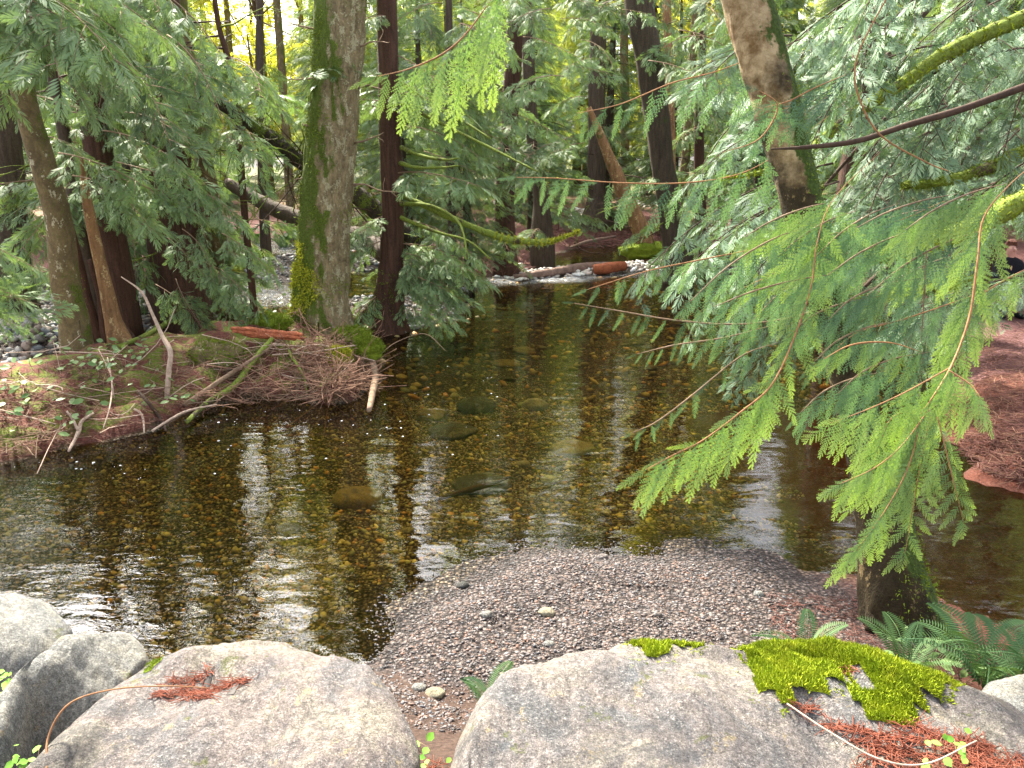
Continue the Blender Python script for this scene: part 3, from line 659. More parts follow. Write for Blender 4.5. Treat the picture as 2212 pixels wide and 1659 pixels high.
def norm(v): return v/(np.linalg.norm(v)+1e-9)
def branch_mesh(name, L, mat, seed, tm, nsec=13, sp=.27, droop=.35, stem_mat=None, stem_r=.012):
    """drooping branch along +X with side twigs that carry sprays; returns list of meshes (stem, foliage)"""
    r = np.random.default_rng(seed); s = np.linspace(0, 1, 14)
    P = np.stack([L*s, .12*L*np.sin(s*2+r.random()*6)*s, -droop*L*s**2+.06*L*s], -1)
    def pt(t): return np.array([np.interp(t, s, P[:, k]) for k in range(3)])
    pos = []; dr = []; nn = []; sz = []; stems = [tube(P, [stem_r, stem_r*.25], 5)]
    for i in range(nsec):
        t = .15+.85*(i+r.random()*.6)/nsec; sd = 1 if i % 2 else -1; p0 = pt(min(t, 1)); ax = norm(pt(min(1, t+.03))-pt(t-.05))
        l2 = L*.36*(1-t*.72)*(.7+.5*r.random())+.1; a = math.radians(r.uniform(38, 62))
        d2 = norm(ax*math.cos(a)+np.array([0, sd, 0])*math.sin(a)+np.array([0, 0, -.1]))
        ns = max(2, int(l2/(sp*.24)))
        qs = np.array([p0+d2*l2*q+np.array([0, 0, -.35*l2*q*q]) for q in np.linspace(0, 1, 5)])
        stems.append(tube(qs, [stem_r*.4, stem_r*.15], 3))
        for k in range(ns):
            q = (k+.7)/ns; p = np.array([np.interp(q, np.linspace(0, 1, 5), qs[:, c]) for c in range(3)]); s2 = 1 if k % 2 else -1
            dd2 = norm(d2+np.cross(d2, [0, 0, 1])*s2*.75*(1-.4*q)+np.array([0, 0, -.12-.35*r.random()])+.15*r.normal(size=3))
            pos.append(p); dr.append(dd2); nn.append(np.array([0, 0, 1])+.6*r.normal(size=3)); sz.append(sp*(1.1-.5*q)*r.uniform(.75, 1.2))
    pos.append(pt(.97)); dr.append(norm(pt(1)-pt(.85))); nn.append(np.array([0, 0, 1.])); sz.append(sp*1.2)
    V, F, tp = bake(tm, np.array(pos), np.array(dr), np.array(nn), np.array(sz))
    Vs, Fs = join(stems)
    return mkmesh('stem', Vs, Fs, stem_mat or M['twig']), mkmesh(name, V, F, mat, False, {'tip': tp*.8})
BR_L = [branch_mesh('foliage', 1.7, M['cedar_mid'], 100+k, SP_MID2, 12, .31, droop=.22+.06*k) for k in range(4)]
BR_R = [branch_mesh('foliage', 2.0, M['cedar_grey'], 120+k, SP_MID, 14, .26, droop=.25+.12*k, stem_mat=M['dark_twig']) for k in range(4)]
def frame(d, n=(0, 0, 1), s=1.):
    d = norm(np.asarray(d, float)); n = np.asarray(n, float); b = norm(np.cross(n, d)); n = np.cross(d, b)
    m = Matrix(((d[0]*s, b[0]*s, n[0]*s, 0), (d[1]*s, b[1]*s, n[1]*s, 0), (d[2]*s, b[2]*s, n[2]*s, 0), (0, 0, 0, 1))); return m
def put(o, base, p, d, n=(0, 0, 1), s=1.):
    m = frame(d, n, s); m.translation = Vector([float(x) for x in (np.asarray(p)-np.asarray(base))]); o.matrix_local = m
def add_branch(tree, p, d, s, lib, k, roll=None):
    st, fo = lib[k % len(lib)]
    o = link('branch', st, tree); n = np.array([0, 0, 1])+(.25*R.normal(size=3) if roll is None else roll)
    put(o, tree.location, p, d, n, s)
    f = link('foliage', fo, o); return o

# baked conifer crowns (shared between trees)
def crown(seed, H, zb, rmax, nb, mat, sp=.42):
    r = np.random.default_rng(seed); pos = []; dr = []; nn = []; sz = []; stems = []
    for i in range(nb):
        z = zb+(H-zb)*((i+r.random())/nb)**1.05; a = r.random()*6.283; L = (rmax*(1-(z/H)**1.6)+.3)*r.uniform(.65, 1.15)
        d = np.array([math.cos(a), math.sin(a), 0]); n = max(3, int(L/.085))
        dp = r.uniform(.15, .45)
        q = (np.arange(n)+r.random(n))/n; q = .12+.88*q
        p = d[None]*L*q[:, None]+np.array([0, 0, z]); p[:, 2] += .1*L*q-dp*L*q**2
        sd = np.where(np.arange(n) % 2, 1, -1); side = np.array([-d[1], d[0], 0])
        p = p+side[None]*(sd*r.random(n)*.28*L*(1-q*.6))[:, None]
        dv = d[None]*.8+side[None]*(sd*.8)[:, None]+np.array([0, 0, -.55])+.25*r.normal(size=(n, 3))
        pos.append(p); dr.append(dv); nn.append(np.array([0, 0, 1.])+.5*r.normal(size=(n, 3))); sz.append(sp*r.uniform(.6, 1.2, n))
        qq = np.linspace(0, 1, 4); st = d[None]*L*qq[:, None]+np.array([0, 0, z]); st[:, 2] += .1*L*qq-dp*L*qq**2
        if i % 2 == 0: stems.append(tube(st, [.018, .006], 3))
    V, F, tp = bake(SP_FAR, np.vstack(pos), np.vstack(dr), np.vstack(nn), np.concatenate(sz))
    Vs, Fs = join(stems)
    return mkmesh('crown', V, F, mat, False), mkmesh('limbs', Vs, Fs, M['dark_twig'])
CR = [crown(201, 11, 1.7, 2.3, 220, M['cedar_far'], .38), crown(202, 9, 1.1, 1.9, 180, M['cedar_far'], .36), crown(203, 13, 2.4, 2.6, 240, M['cedar_far'], .4)]
print('crown tris', [len(c[0].polygons) for c in CR])

def ztop(x, y): return float(height(np.array([x]), np.array([y]))[0])
def trunk_path(pts, n=26): return spl(pts, n)
# ---- hand placed trees
def big_trunk(name, label, pts, rad, mat, seg=28, n=60, amp=.12, ridge=.0, freq=6, seed=0, stretch=5, flare=0, group=None, cat='tree'):
    P = spl(pts, n); t = thing(name, label, cat, P[0], group)
    V, F = tube(P, rad, seg, amp, freq, stretch, seed, ridge)
    tr = part('trunk', V, F, mat, t); return t, P, V, tr
# T1 the big mossy trunk
base = gd(697, 690, .42); Yb = base[1]
p1 = [base-np.array([0, 0, .3]), at(694, 640, Yb), at(699, 520, Yb), at(712, 350, Yb), at(725, 180, Yb), at(738, 0, Yb), at(752, -260, Yb), at(770, -700, Yb), at(770, -1300, Yb+.3)]
rr = [(v*Yb/FD/1.0) for v in (74, 61, 56, 53, 51, 50, 48, 42, 26)]
t1, P1, V1, _ = big_trunk('mossy_tree', 'thick furrowed tree trunk with green moss down its left side, standing on the bank', p1, rr, M['bark_big'], 72, 190, .07, ridge=.10, freq=7, stretch=4, seed=4)
def moss_tufts(tree, V, cond, cnt, size, mat, seed, axisP, name='moss'):
    u, v_ = proj(V); k = np.nonzero(cond(u, v_, V))[0]
    if len(k) == 0: return
    r = np.random.default_rng(seed); kk = r.choice(k, cnt); Q = V[kk]+r.normal(size=(cnt, 3))*.02
    c = np.array([axisP[np.argmin(np.abs(axisP[:, 2]-q[2]))] for q in Q]); N = Q-c; N[:, 2] = 0; N /= np.linalg.norm(N, axis=1)[:, None]+1e-9
    Vt, Ft = tufts(Q, N*.7+np.array([0, 0, -.25]), size, seed, .7, .4)
    return part(name, Vt, Ft, mat, tree)
def c1(u, v_, V):
    left = u < np.interp(v_, [0, 300, 500, 650], [700, 690, 690, 720])
    return (vnoise(V*3.1, 4)+.35*left-.28*(~left) > .12) & (v_ > -300) & (V[:, 1] < Yb+.2)
moss_tufts(t1, V1, c1, 9000, .028, M['moss'], 3, P1)
moss_tufts(t1, V1, lambda u, v_, V: (v_ > 520) & (v_ < 680) & (u < 705) & (V[:, 1] < Yb+.2) & (vnoise(V*4.5, 6)+1-np.abs(v_-605)/75 - np.clip(u-650, 0, 99)/60 > .25), 4200, .035, M['moss_yellow'], 4, P1)
def twig_path(p, d, L, n=7, wig=.12, sag=.0, seed=0):
    r = np.random.default_rng(seed); out = [np.asarray(p, float)]; d = norm(np.asarray(d, float))
    for k in range(n-1): d = norm(d+wig*r.normal(size=3)+np.array([0, 0, -sag])); out.append(out[-1]+d*L/(n-1))
    return np.array(out)
def bare(tree, p, d, L, r0, mat, seed, subs=2, sag=0., name='bare_branch', wig=.14):
    P = twig_path(p, d, L, 8, wig, sag, seed); ps = [tube(P, [r0, r0*.3], 6)]; r = np.random.default_rng(seed)
    for k in range(subs):
        i = r.integers(2, 7); dd_ = norm(P[i]-P[i-1])+.8*r.normal(size=3)*np.array([1, .5, 1]); ps.append(tube(twig_path(P[i], dd_, L*.35, 5, .2, sag, seed+k+9), [r0*.45, r0*.15], 4))
    V, F = join(ps); return part(name, V, F, mat, tree)
for k, (u, v_, dx, dz, L) in enumerate([(700, 70, -1, .35, .55), (705, 170, -1, .45, .5), (770, 100, 1, .3, .5), (768, 190, 1, .15, .6), (705, 290, -1, .5, .35), (765, 310, 1, .25, .5), (690, 380, -1, .1, .4), (762, 400, 1, .1, .7)]):
    bare(t1, at(u, v_, Yb-.1), (dx, -.4, dz), L, .016, M['twig'], 300+k, 2)
# pale leaf bunches high in its crown, above the picture, seen in the water
def leafy_crown(tree, centre, spread, n, seed, mat, name='crown', size=.11):
    r = np.random.default_rng(seed); cl = centre+r.normal(size=(26, 3))*np.array(spread); k = r.integers(0, 26, n)
    P = cl[k]+r.normal(size=(n, 3))*.38; d = r.normal(size=(n, 3)); nn = r.normal(size=(n, 3))+np.array([0, 0, 1.])
    T = (np.array([(0, 0, 0), (.5, .32, 0), (1, 0, -.1), (.5, -.32, 0)], float), np.array([(0, 1, 2), (0, 2, 3)]), np.zeros(4))
    V, F, tp = bake(T, P, d, nn, size*r.uniform(.6, 1.3, n)); limbs = []
    for c in cl[::2]:
        b = centre+np.array([0, 0, -spread[2]*1.3]); limbs.append(tube(np.array([b, (b+c)/2+np.array([0, 0, .4]), c]), [.04, .01], 4))
    part(name, V, F, mat, tree, False); Vl, Fl = join(limbs); part('limbs', Vl, Fl, M['twig'], tree)
# T2 the dark cedar with flared mossy root
b2 = gd(838, 712, .03); Y2 = b2[1]
p2 = [b2-np.array([0, 0, .2]), at(838, 660, Y2), at(846, 560, Y2), at(847, 430, Y2), at(842, 250, Y2), at(837, 0, Y2), at(832, -400, Y2), at(828, -1000, Y2)]
rr2 = [v*Y2/FD for v in (50, 32, 25, 23, 22, 21, 19, 12)]
t2, P2, V2, _ = big_trunk('cedar_tree', 'slim dark red-brown cedar with a flared mossy root at the waterline', p2, rr2, M['bark_cedar'], 40, 110, .1, ridge=.08, freq=9, stretch=7, seed=8)
for k, pts in enumerate([[(835, 590), (822, 640), (800, 672), (768, 695), (745, 705)], [(840, 600), (830, 660), (812, 700), (800, 730)], [(855, 620), (862, 680), (868, 722)]]):
    P = spl([at(a_, b_, Y2-.12) for a_, b_ in pts], 22); V, F = tube(P, [.13, .1, .05], 12, .18, 8, 2, k); rt = part('root', V, F, M['bark_cedar'], t2)
    moss_tufts(t2, V, lambda u, v_, V: (V[:, 2] > P[:, 2].min()-1) & (u < 850), 1800 if k == 0 else 500, .028, M['moss'], 30+k, P, 'root_moss')
for k, (v0, pts) in enumerate([(350, [(865, 352), (900, 362), (950, 362), (990, 358)]), (390, [(866, 318), (905, 335), (960, 345), (990, 342)]), (300, [(866, 385), (905, 398), (960, 400), (985, 388)]), (480, [(866, 440), (930, 445), (980, 470), (1000, 500), (1010, 560)]), (500, [(866, 470), (940, 500), (1010, 520), (1060, 560)]),
    (230, [(866, 225), (920, 250), (1000, 290), (1080, 330), (1160, 370)]), (200, [(866, 180), (940, 230), (1000, 262), (1060, 300)])]):
    P = spl([at(a_, b_, Y2-.2-.3*i) for i, (a_, b_) in enumerate(pts)], 16); V, F = tube(P, [.035, .022, .012], 8, .25, 14, 1, k); part('mossy_branch', V, F, M['moss_branch'], t2)
P = spl([at(860, 455, Y2), at(930, 480, Y2-.3), at(1000, 520, Y2-.4), at(1070, 568, Y2-.5)], 10)
# long bright mossy bough reaching over the riffle
P = spl([at(862, 420, Y2), at(940, 455, Y2-.2), at(1020, 490, Y2-.3), at(1090, 515, Y2-.3), at(1170, 524, Y2-.3), at(1210, 515, Y2-.3), at(1250, 500, Y2-.3)], 34)
V, F = tube(P, [.035, .05, .055, .05, .03, .012], 12, .3, 12, 1, 5); bg_ = part('mossy_bough', V, F, M['moss_branch'], t2)
Vt, Ft = tufts(V[R.integers(int(len(V)*.45), len(V)-2, 2500)], np.tile([0, 0, .2], (2500, 1)), .035, 4, .8, .35); part('bough_moss', Vt, Ft, M['moss_yellow'], t2)
for k in range(16):
    v0 = R.uniform(400, 660); sd = 1 if k % 5 else -1
    add_branch(t2, at(850+10*sd, v0, Y2), (sd*R.uniform(.7, 1.1), -R.uniform(.2, .9), R.uniform(-.3, .05)), R.uniform(.5, .95), BR_L, k)
for k in range(12):
    add_branch(t2, at(850, R.uniform(-20, 400), Y2), (R.uniform(-.8, 1), R.uniform(-.8, .6), R.uniform(-.2, .2)), R.uniform(.6, 1.1), BR_L, k)
# T3 the leaning trunk on the right
Y3 = gd(1945, 1345, .08)[1]
p3 = [at(1960, 1390, Y3), at(1945, 1330, Y3), at(1920, 1180, Y3+.05), at(1880, 1000, Y3+.1), at(1832, 800, Y3+.15), at(1780, 620, Y3+.2), at(1735, 450, Y3+.25), at(1697, 300, Y3+.3), at(1655, 150, Y3+.35), at(1612, 0, Y3+.4), at(1530, -300, Y3+.5), at(1400, -800, Y3+.9), at(1300, -1500, Y3+1.3)]
rr3 = [v*(Y3+.2)/FD for v in (110, 92, 66, 50, 45, 44, 44, 46, 50, 51, 48, 40, 26)]
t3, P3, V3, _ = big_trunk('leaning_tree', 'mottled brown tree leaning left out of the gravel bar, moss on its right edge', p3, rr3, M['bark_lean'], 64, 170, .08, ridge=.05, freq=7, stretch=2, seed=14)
moss_tufts(t3, V3, lambda u, v_, V: (v_ > 1150) & (u > 1935), 1800, .02, M['moss'], 7, P3)
moss_tufts(t3, V3, lambda u, v_, V: (v_ > 150) & (v_ < 520) & (u > np.interp(v_, [0, 600], [1655, 1800])), 1200, .014, M['moss'], 8, P3)
for k, (u0, v0, u1, v1) in enumerate([(1905, 1290, 1880, 1345), (1985, 1290, 2030, 1350)]):
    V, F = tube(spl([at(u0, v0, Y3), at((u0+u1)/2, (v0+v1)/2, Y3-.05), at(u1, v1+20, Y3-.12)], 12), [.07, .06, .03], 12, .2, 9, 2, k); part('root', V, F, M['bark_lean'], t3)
# T4 left alder
b4 = gd(165, 745, .42); Y4 = b4[1]
p4 = [b4-np.array([0, 0, .2]), at(160, 700, Y4), at(140, 600, Y4), at(128, 480, Y4), at(95, 360, Y4), at(60, 240, Y4), at(32, 100, Y4), at(5, -100, Y4), at(-20, -500, Y4), at(-10, -1100, Y4)]
rr4 = [.85*v*Y4/FD for v in (44, 37, 34, 31, 29, 27, 26, 24, 20, 11)]
t4, P4, V4, _ = big_trunk('alder_tree', 'curved alder trunk with white lichen blotches at the left of the bank', p4, rr4, M['bark_alder'], 40, 120, .05, freq=8, stretch=2, seed=17)
moss_tufts(t4, V4, lambda u, v_, V: (vnoise(V*4, 3) > .25), 1500, .018, M['moss'], 9, P4)
# T5 orange snag and its dark split twin
Y5 = Y4+.5
t5, P5, V5, _ = big_trunk('split_cedar_trunk', 'split cedar trunk with a peeled orange face, right of the curved alder', [at(262, 745, Y5), at(243, 690, Y5), at(228, 620, Y5), at(210, 540, Y5), at(190, 440, Y5), at(183, 400, Y5), at(176, 340, Y5)],
    [v*Y5/FD for v in (28, 17, 15, 13, 11, 8, 3)], M['bark_orange'], 20, 60, .12, freq=9, stretch=6, seed=19)
for pts in ([(285, 745), (262, 700), (248, 640)], [(235, 740), (225, 690), (215, 630), (195, 560)], [(215, 735), (200, 690), (188, 640), (170, 560), (150, 480)]):
    V, F = tube(spl([at(a_, b_, Y5+.08) for a_, b_ in pts], 14), [.1, .06, .045], 10, .2, 9, 4, 3); part('split_slab', V, F, M['bark_cedar'], t5)
# named background trunks: (label, [(u,v)...], Y, half width in picture units, material)
BGT = [
 ('tall brown trunk right of the middle, behind the drooping bough', [(1465, 560), (1450, 470), (1428, 330), (1405, 150), (1380, 0), (1330, -400), (1300, -800)], 17.5, (32, 24, 24, 26, 28, 20, 10), 'bark_dark'),
 ('leaning orange snag on the far shore, mirrored in the pool', [(1392, 520), (1372, 470), (1345, 410), (1308, 320), (1272, 232)], 21., (21, 18, 15, 11, 5), 'bark_orange'),
 ('short orange-brown trunk beside the far shore snag', [(1460, 520), (1455, 440), (1450, 380), (1448, 250), (1440, 0)], 22., (18, 14, 11, 9, 8), 'bark_orange'),
 ('mossy pale trunk between the fallen log and the left alder', [(470, 560), (455, 430), (430, 300), (400, 130), (380, 0), (350, -400)], 14., (24, 20, 17, 19, 21, 14), 'bark_alder'),
 ('dark red-brown cedar trunk among the left thicket', [(385, 610), (365, 500), (345, 380), (325, 220), (310, 0), (300, -500)], 12.8, (60, 42, 36, 32, 28, 18), 'bark_cedar'),
 ('second cedar trunk standing close to the dark red-brown one', [(420, 600), (405, 500), (395, 380), (380, 200), (365, -100), (360, -600)], 13.6, (26, 22, 20, 18, 16, 10), 'bark_cedar'),
 ('thin black leaning trunk above the curved alder', [(200, 640), (170, 480), (145, 330), (118, 190), (100, 80), (80, -200)], 11.6, (18, 14, 12, 11, 10, 6), 'bark_dark'),
 ('thin trunk rising over the left cobbles', [(258, 600), (240, 430), (205, 250), (190, 0), (180, -400)], 13.2, (26, 22, 18, 16, 10), 'bark_dark'),
 ('slim dark trunk between the two middle cedars', [(978, 560), (975, 420), (968, 250), (970, 60), (965, -300)], 16.2, (10, 9, 8, 7, 5), 'bark_dark'),
 ('upright brown trunk at the head of the riffle', [(1092, 520), (1090, 420), (1100, 280), (1112, 60), (1120, -400)], 18.5, (24, 20, 18, 16, 10), 'bark_cedar'),
 ('mossy footed trunk right of the riffle head', [(1172, 520), (1168, 430), (1150, 280), (1140, 100), (1130, -300)], 20., (26, 16, 13, 12, 8), 'bark_dark'),
 ('dark stump-like trunk on the far litter slope', [(1290, 470), (1290, 420), (1288, 300), (1292, 60), (1290, -300)], 27., (34, 20, 17, 16, 10), 'bark_dark'),
 ('thin trunk far behind the big mossy tree', [(572, 500), (566, 300), (560, 150), (562, 0), (560, -300)], 22., (11, 9, 8, 7, 5), 'bark_dark'),
 ('reddish sapling stem above the fallen log', [(525, 420), (512, 230), (490, 120), (468, 30), (440, -200)], 13., (7, 7, 6, 5, 4), 'bark_cedar'),
 ('dark trunk half hidden behind the far left foliage', [(30, 640), (20, 480), (10, 300), (0, 100), (-20, -300)], 13., (44, 36, 30, 24, 16), 'bark_dark'),
 ('dark trunk beside the stream bend in the left thicket', [(455, 610), (430, 520), (415, 400), (400, 250), (390, 0)], 15., (30, 24, 16, 12, 8), 'bark_dark'),
 ('slender brown trunk right of the tall leaning brown one', [(1520, 560), (1512, 420), (1510, 250), (1518, 100), (1520, -200)], 18.8, (14, 11, 9, 7, 5), 'bark_cedar'),
 ('thin pale trunk lit by sun beyond the riffle', [(1352, 440), (1350, 250), (1348, 60), (1350, -200)], 33., (10, 9, 8, 6), 'bark_alder'),
 ('dark trunk in the shade behind the leaning tree', [(1950, 700), (1930, 560), (1900, 400), (1880, 200), (1850, -100)], 12.5, (34, 28, 22, 18, 12), 'bark_cedar'),
 ('brown trunk at the right behind the mossy boughs', [(2130, 640), (2110, 450), (2090, 250), (2080, 0), (2060, -400)], 13.5, (30, 24, 22, 18, 12), 'bark_cedar'),
]
GRP = 'tree trunks standing in the forest behind the pool'
for k, (lb, pts, Yd, wd_, mt) in enumerate(BGT):
    pp = [at(a_, b_, Yd) for a_, b_ in pts]; zg = ztop(pp[0][0], pp[0][1]); 
    if pp[0][2] > zg: pp.insert(0, np.array([pp[0][0], pp[0][1], zg-.2])); wd_ = (wd_[0]*1.15,)+tuple(wd_)
    nm = 'snag' if 'snag' in lb else 'forest_tree'
    t, P, V, _ = big_trunk(nm, lb, pp, [v*Yd/FD for v in wd_], M[mt], 18, 50, .1, freq=6, stretch=5, seed=60+k, group=GRP)
    r = np.random.default_rng(k+77)
    for j in range(5):
        q = r.integers(len(P)//4, len(P)-8); a_ = r.random()*6.28
        bare(t, P[q], (math.cos(a_), math.sin(a_)*.5, r.uniform(-.3, .4)), r.uniform(.6, 1.6), .018, M['moss_branch'] if j % 2 else M['dark_twig'], 500+k*9+j, 3, .03)
    if 'snag' not in lb and mt != 'bark_alder':
        for j in range(6 if Yd < 15 else 4):
            q = r.integers(8, 34); a_ = r.random()*6.28
            add_branch(t, P[q], (math.cos(a_), math.sin(a_)-.3, r.uniform(-.3, .1)), r.uniform(.6, 1.1), BR_L, j+k)

# drooping fans of the middle cedars
mids = [o for o in bpy.data.objects if o.get('label', '').startswith(('slim dark trunk between', 'upright brown trunk', 'mossy footed trunk', 'dark stump-like'))]
r = np.random.default_rng(15)
for k in range(72):
    u = r.uniform(880, 1560); v_ = r.uniform(-60, 400-(.22*(u-880))); Yd = r.uniform(12.5, 18); a_ = r.uniform(-.6, 3.7)
    if 1230 < u < 1430 and v_ > 150: continue
    p = at(u, v_, Yd); d = np.array([math.cos(a_), -.5-r.random()*.6, r.uniform(-.3, 0)])
    tt = min(mids, key=lambda o: abs(o.location[0]-p[0])); add_branch(tt, p-norm(d)*.8, d, r.uniform(.6, .95), BR_L, k)
# fallen mossy logs
def log(name, label, pts, rad, mat, nb=0, seed=0, seg=18, group=None, moss=0, cat='log', amp=.12, name2='trunk', bl=(.5, 1.3), bmat='moss_branch'):
    P = spl([np.asarray(p) for p in pts], 50); t = thing(name, label, cat, P[0], group); V, F = tube(P, rad, seg, amp, 7, 1.5, seed); part(name2, V, F, M[mat], t)
    r = np.random.default_rng(seed)
    for j in range(nb):
        q = r.integers(4, 46); sgn = 1 if r.random() < .35 else -1
        bare(t, P[q], (r.normal()*.6, -.3+r.normal()*.3, sgn*r.uniform(.5, 1)), r.uniform(*bl), .014, M[bmat if j % 2 else 'dark_twig'], seed*31+j, 3, .02 if sgn > 0 else -.08, 'branch')
    if moss:
        k = r.integers(0, len(V)-2, moss*3); up = k[(V[k][:, 2] > np.interp(V[k][:, 0], P[np.argsort(P[:, 0]), 0], P[np.argsort(P[:, 0]), 2]))][:moss]
        if len(up): Vt, Ft = tufts(V[up], np.tile([0, 0, 1.], (len(up), 1)), .05, seed, .9, .35); part('moss', Vt, Ft, M['moss'], t)
    return t, P
log('fallen_tree', 'mossy dead tree leaning diagonally behind the thick trunk with bare drooping twigs', [at(300, 80, 15), at(340, 120, 14.6), at(440, 195, 14.), at(560, 280, 13.5), at(660, 355, 13.2), at(780, 430, 13.), at(900, 530, 12.8)], [.07, .10, .12, .14, .17], 'moss_log', 60, 2, moss=2600, cat='tree', bl=(.7, 1.8))
log('fallen_log', 'dark log slanting down across the stream behind the thick trunk', [at(490, 395, 15.5), at(600, 455, 15), at(700, 492, 14.6), at(790, 520, 14.2), at(850, 560, 13.8)], [.1, .16, .19, .19], 'bark_dark', 10, 3, moss=300)
log('fallen_log', 'black sunken log end spanning the gap between the big trunk and the cedar', [at(745, 500, 14.4), at(790, 520, 14.2), at(840, 545, 13.6)], [.16, .17, .16], 'bark_dark', 0, 4)
log('driftwood_log', 'long low driftwood log lying across the riffle', [gd(1110, 598, .06), gd(1180, 590, .1), gd(1260, 578, .12), gd(1320, 574, .12)], [.05, .1, .12, .09], 'drift', 0, 5)
log('driftwood_log', 'short dark driftwood log at the right end of the riffle', [gd(1282, 583, .12), gd(1310, 580, .15), gd(1348, 574, .16)], [.11, .14, .11], 'rotten', 0, 6)
log('driftwood_log', 'pale driftwood pole far right by the broken orange log', [gd(1480, 566, .1), gd(1560, 562, .13), gd(1680, 568, .13)], [.04, .06, .05], 'pale_stick', 0, 7)
log('driftwood_log', 'broken orange log end on the far right shore', [gd(1760, 575, .2), gd(1800, 570, .22), gd(1850, 562, .25)], [.06, .1, .1], 'bark_orange', 0, 8)
log('driftwood_log', 'rusty branch lying on the gravel left of the cedar', [gd(757, 548, .15), gd(785, 540, .2), gd(822, 528, .28)], [.03, .05, .03], 'rotten', 0, 9)
log('driftwood_log', 'pale logs jam seen between the two front trunks', [gd(760, 498, .4), gd(800, 492, .45), gd(835, 490, .5)], [.06, .09, .08], 'pale_stick', 2, 10)
log('driftwood_log', 'brown fallen pole on the far litter slope', [gd(1230, 535, .3), gd(1270, 522, .35), gd(1330, 510, .4)], [.03, .05, .03], 'drift', 2, 11)

# ------------------------------------------------------------------ forest of conifers beyond
r = np.random.default_rng(42)
spots = []
def spot(u, Yd, k, s, kind='c'):
    x = (u-1106)/FD*Yd*1.04; spots.append((x, Yd, k, s, kind))
for u in range(-260, 2500, 230):
    if not (480 < u < 700 or 1130 < u < 1500): spot(u+r.uniform(-40, 40), r.uniform(19.5, 23), r.integers(3), r.uniform(.62, .85))
for u in range(-300, 2550, 175):
    if not 500 < u < 700: spot(u+r.uniform(-40, 40), r.uniform(26, 31), r.integers(3), r.uniform(.85, 1.05))
for u in range(-300, 2550, 130):
    if not 520 < u < 690: spot(u+r.uniform(-40, 40), r.uniform(36, 44), r.integers(3), r.uniform(1.05, 1.35))
for u in range(-300, 2550, 100): spot(u+r.uniform(-40, 40), r.uniform(52, 66), r.integers(3), r.uniform(1.3, 1.9))
for (u, Yd, k, s) in ((-150, 15, 0, .6), (60, 16.5, 1, .62), (330, 17, 0, .5), (900, 17.5, 1, .5), (1020, 16.8, 0, .5), (1600, 17, 1, .6), (1780, 15, 0, .6), (1980, 16, 1, .7), (2200, 14.5, 0, .7), (2400, 12, 1, .7)): spot(u, Yd, k, s)
tall = [(u+r.uniform(-50, 50), r.uniform(40, 47), 2, r.uniform(2.1, 2.6)) for u in (-200, 440, 870, 1010, 1150, 1290, 1560, 1800, 2100, 2350)]
for a_ in tall: spot(*a_)
trunkm = {}
def trunkmesh(k):
    if k not in trunkm:
        H = (11, 9, 13)[k]; P = spl([(0, 0, -.4), (.05, 0, H*.3), (-.04, .05, H*.7), (0, 0, H*.98)], 14); V, F = tube(P, [.24, .17, .1, .02], 12, .1, 5, 5, k); trunkm[k] = mkmesh('trunk', V, F, M['bark_dark'])
    return trunkm[k]
def where(x, y):
    u = 1106+FD*x/(y*1.03); side = 'left' if u < 700 else ('middle' if u < 1450 else 'right')
    return side, 'near' if y < 24 else ('farther' if y < 34 else ('far' if y < 49 else 'farthest'))
LM = [(-9999, 'off-frame wood'), (0, 'left edge'), (150, 'curved alder'), (345, 'red-brown cedar'), (560, 'fallen tree'), (735, 'thick mossy trunk'), (880, 'slim cedar'), (1000, 'thin black trunk'), (1130, 'riffle-head trunk'), (1290, 'orange snag'), (1420, 'tall brown trunk'), (1580, 'slender trunk'), (1720, 'leaning tree'), (1950, 'mossy bough'), (2212, 'right edge'), (9999, 'off-frame wood')]
for (x, y, k, s, kind) in spots:
    side, row = where(x, y)
    uu = 1106+FD*x/(y*1.04); j = max(0, min(len(LM)-2, sum(1 for a_ in LM if a_[0] <= uu)-1)); key = (row, j, s > 2); A_, B_ = LM[j][1], LM[j+1][1]
    ad = 'tall' if s > 2 else 'drooping'
    dupn = [q for q in spots if where(q[0], q[1])[1] == row and (q[3] > 2) == (s > 2) and LM[j][0] <= 1106+FD*q[0]/(q[1]*1.04) < LM[j+1][0]]
    near1 = '' if len(dupn) < 2 else (f', closer to {A_}' if x == min(q[0] for q in dupn) else (f', closer to {B_}' if x == max(q[0] for q in dupn) else ', midway'))
    t = thing('conifer_tree', f'{ad} {row}-row cedar between {A_} and {B_}{near1}', 'tree', (x, y, ztop(x, y)), f'cedars of the {row} row, {side} part of the forest')
    sc3 = s*r.uniform(.85, 1.2)
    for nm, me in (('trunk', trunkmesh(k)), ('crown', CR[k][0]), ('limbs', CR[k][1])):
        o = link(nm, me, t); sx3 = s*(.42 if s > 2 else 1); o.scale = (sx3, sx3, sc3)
        if y > 34 and nm == 'crown': o.material_slots[0].link = 'OBJECT'; o.material_slots[0].material = M['cedar_sun_painted']  # far crowns take the foliage colour with sunlight painted in
    t.rotation_euler = (r.normal()*.02, r.normal()*.02, r.random()*6.28)
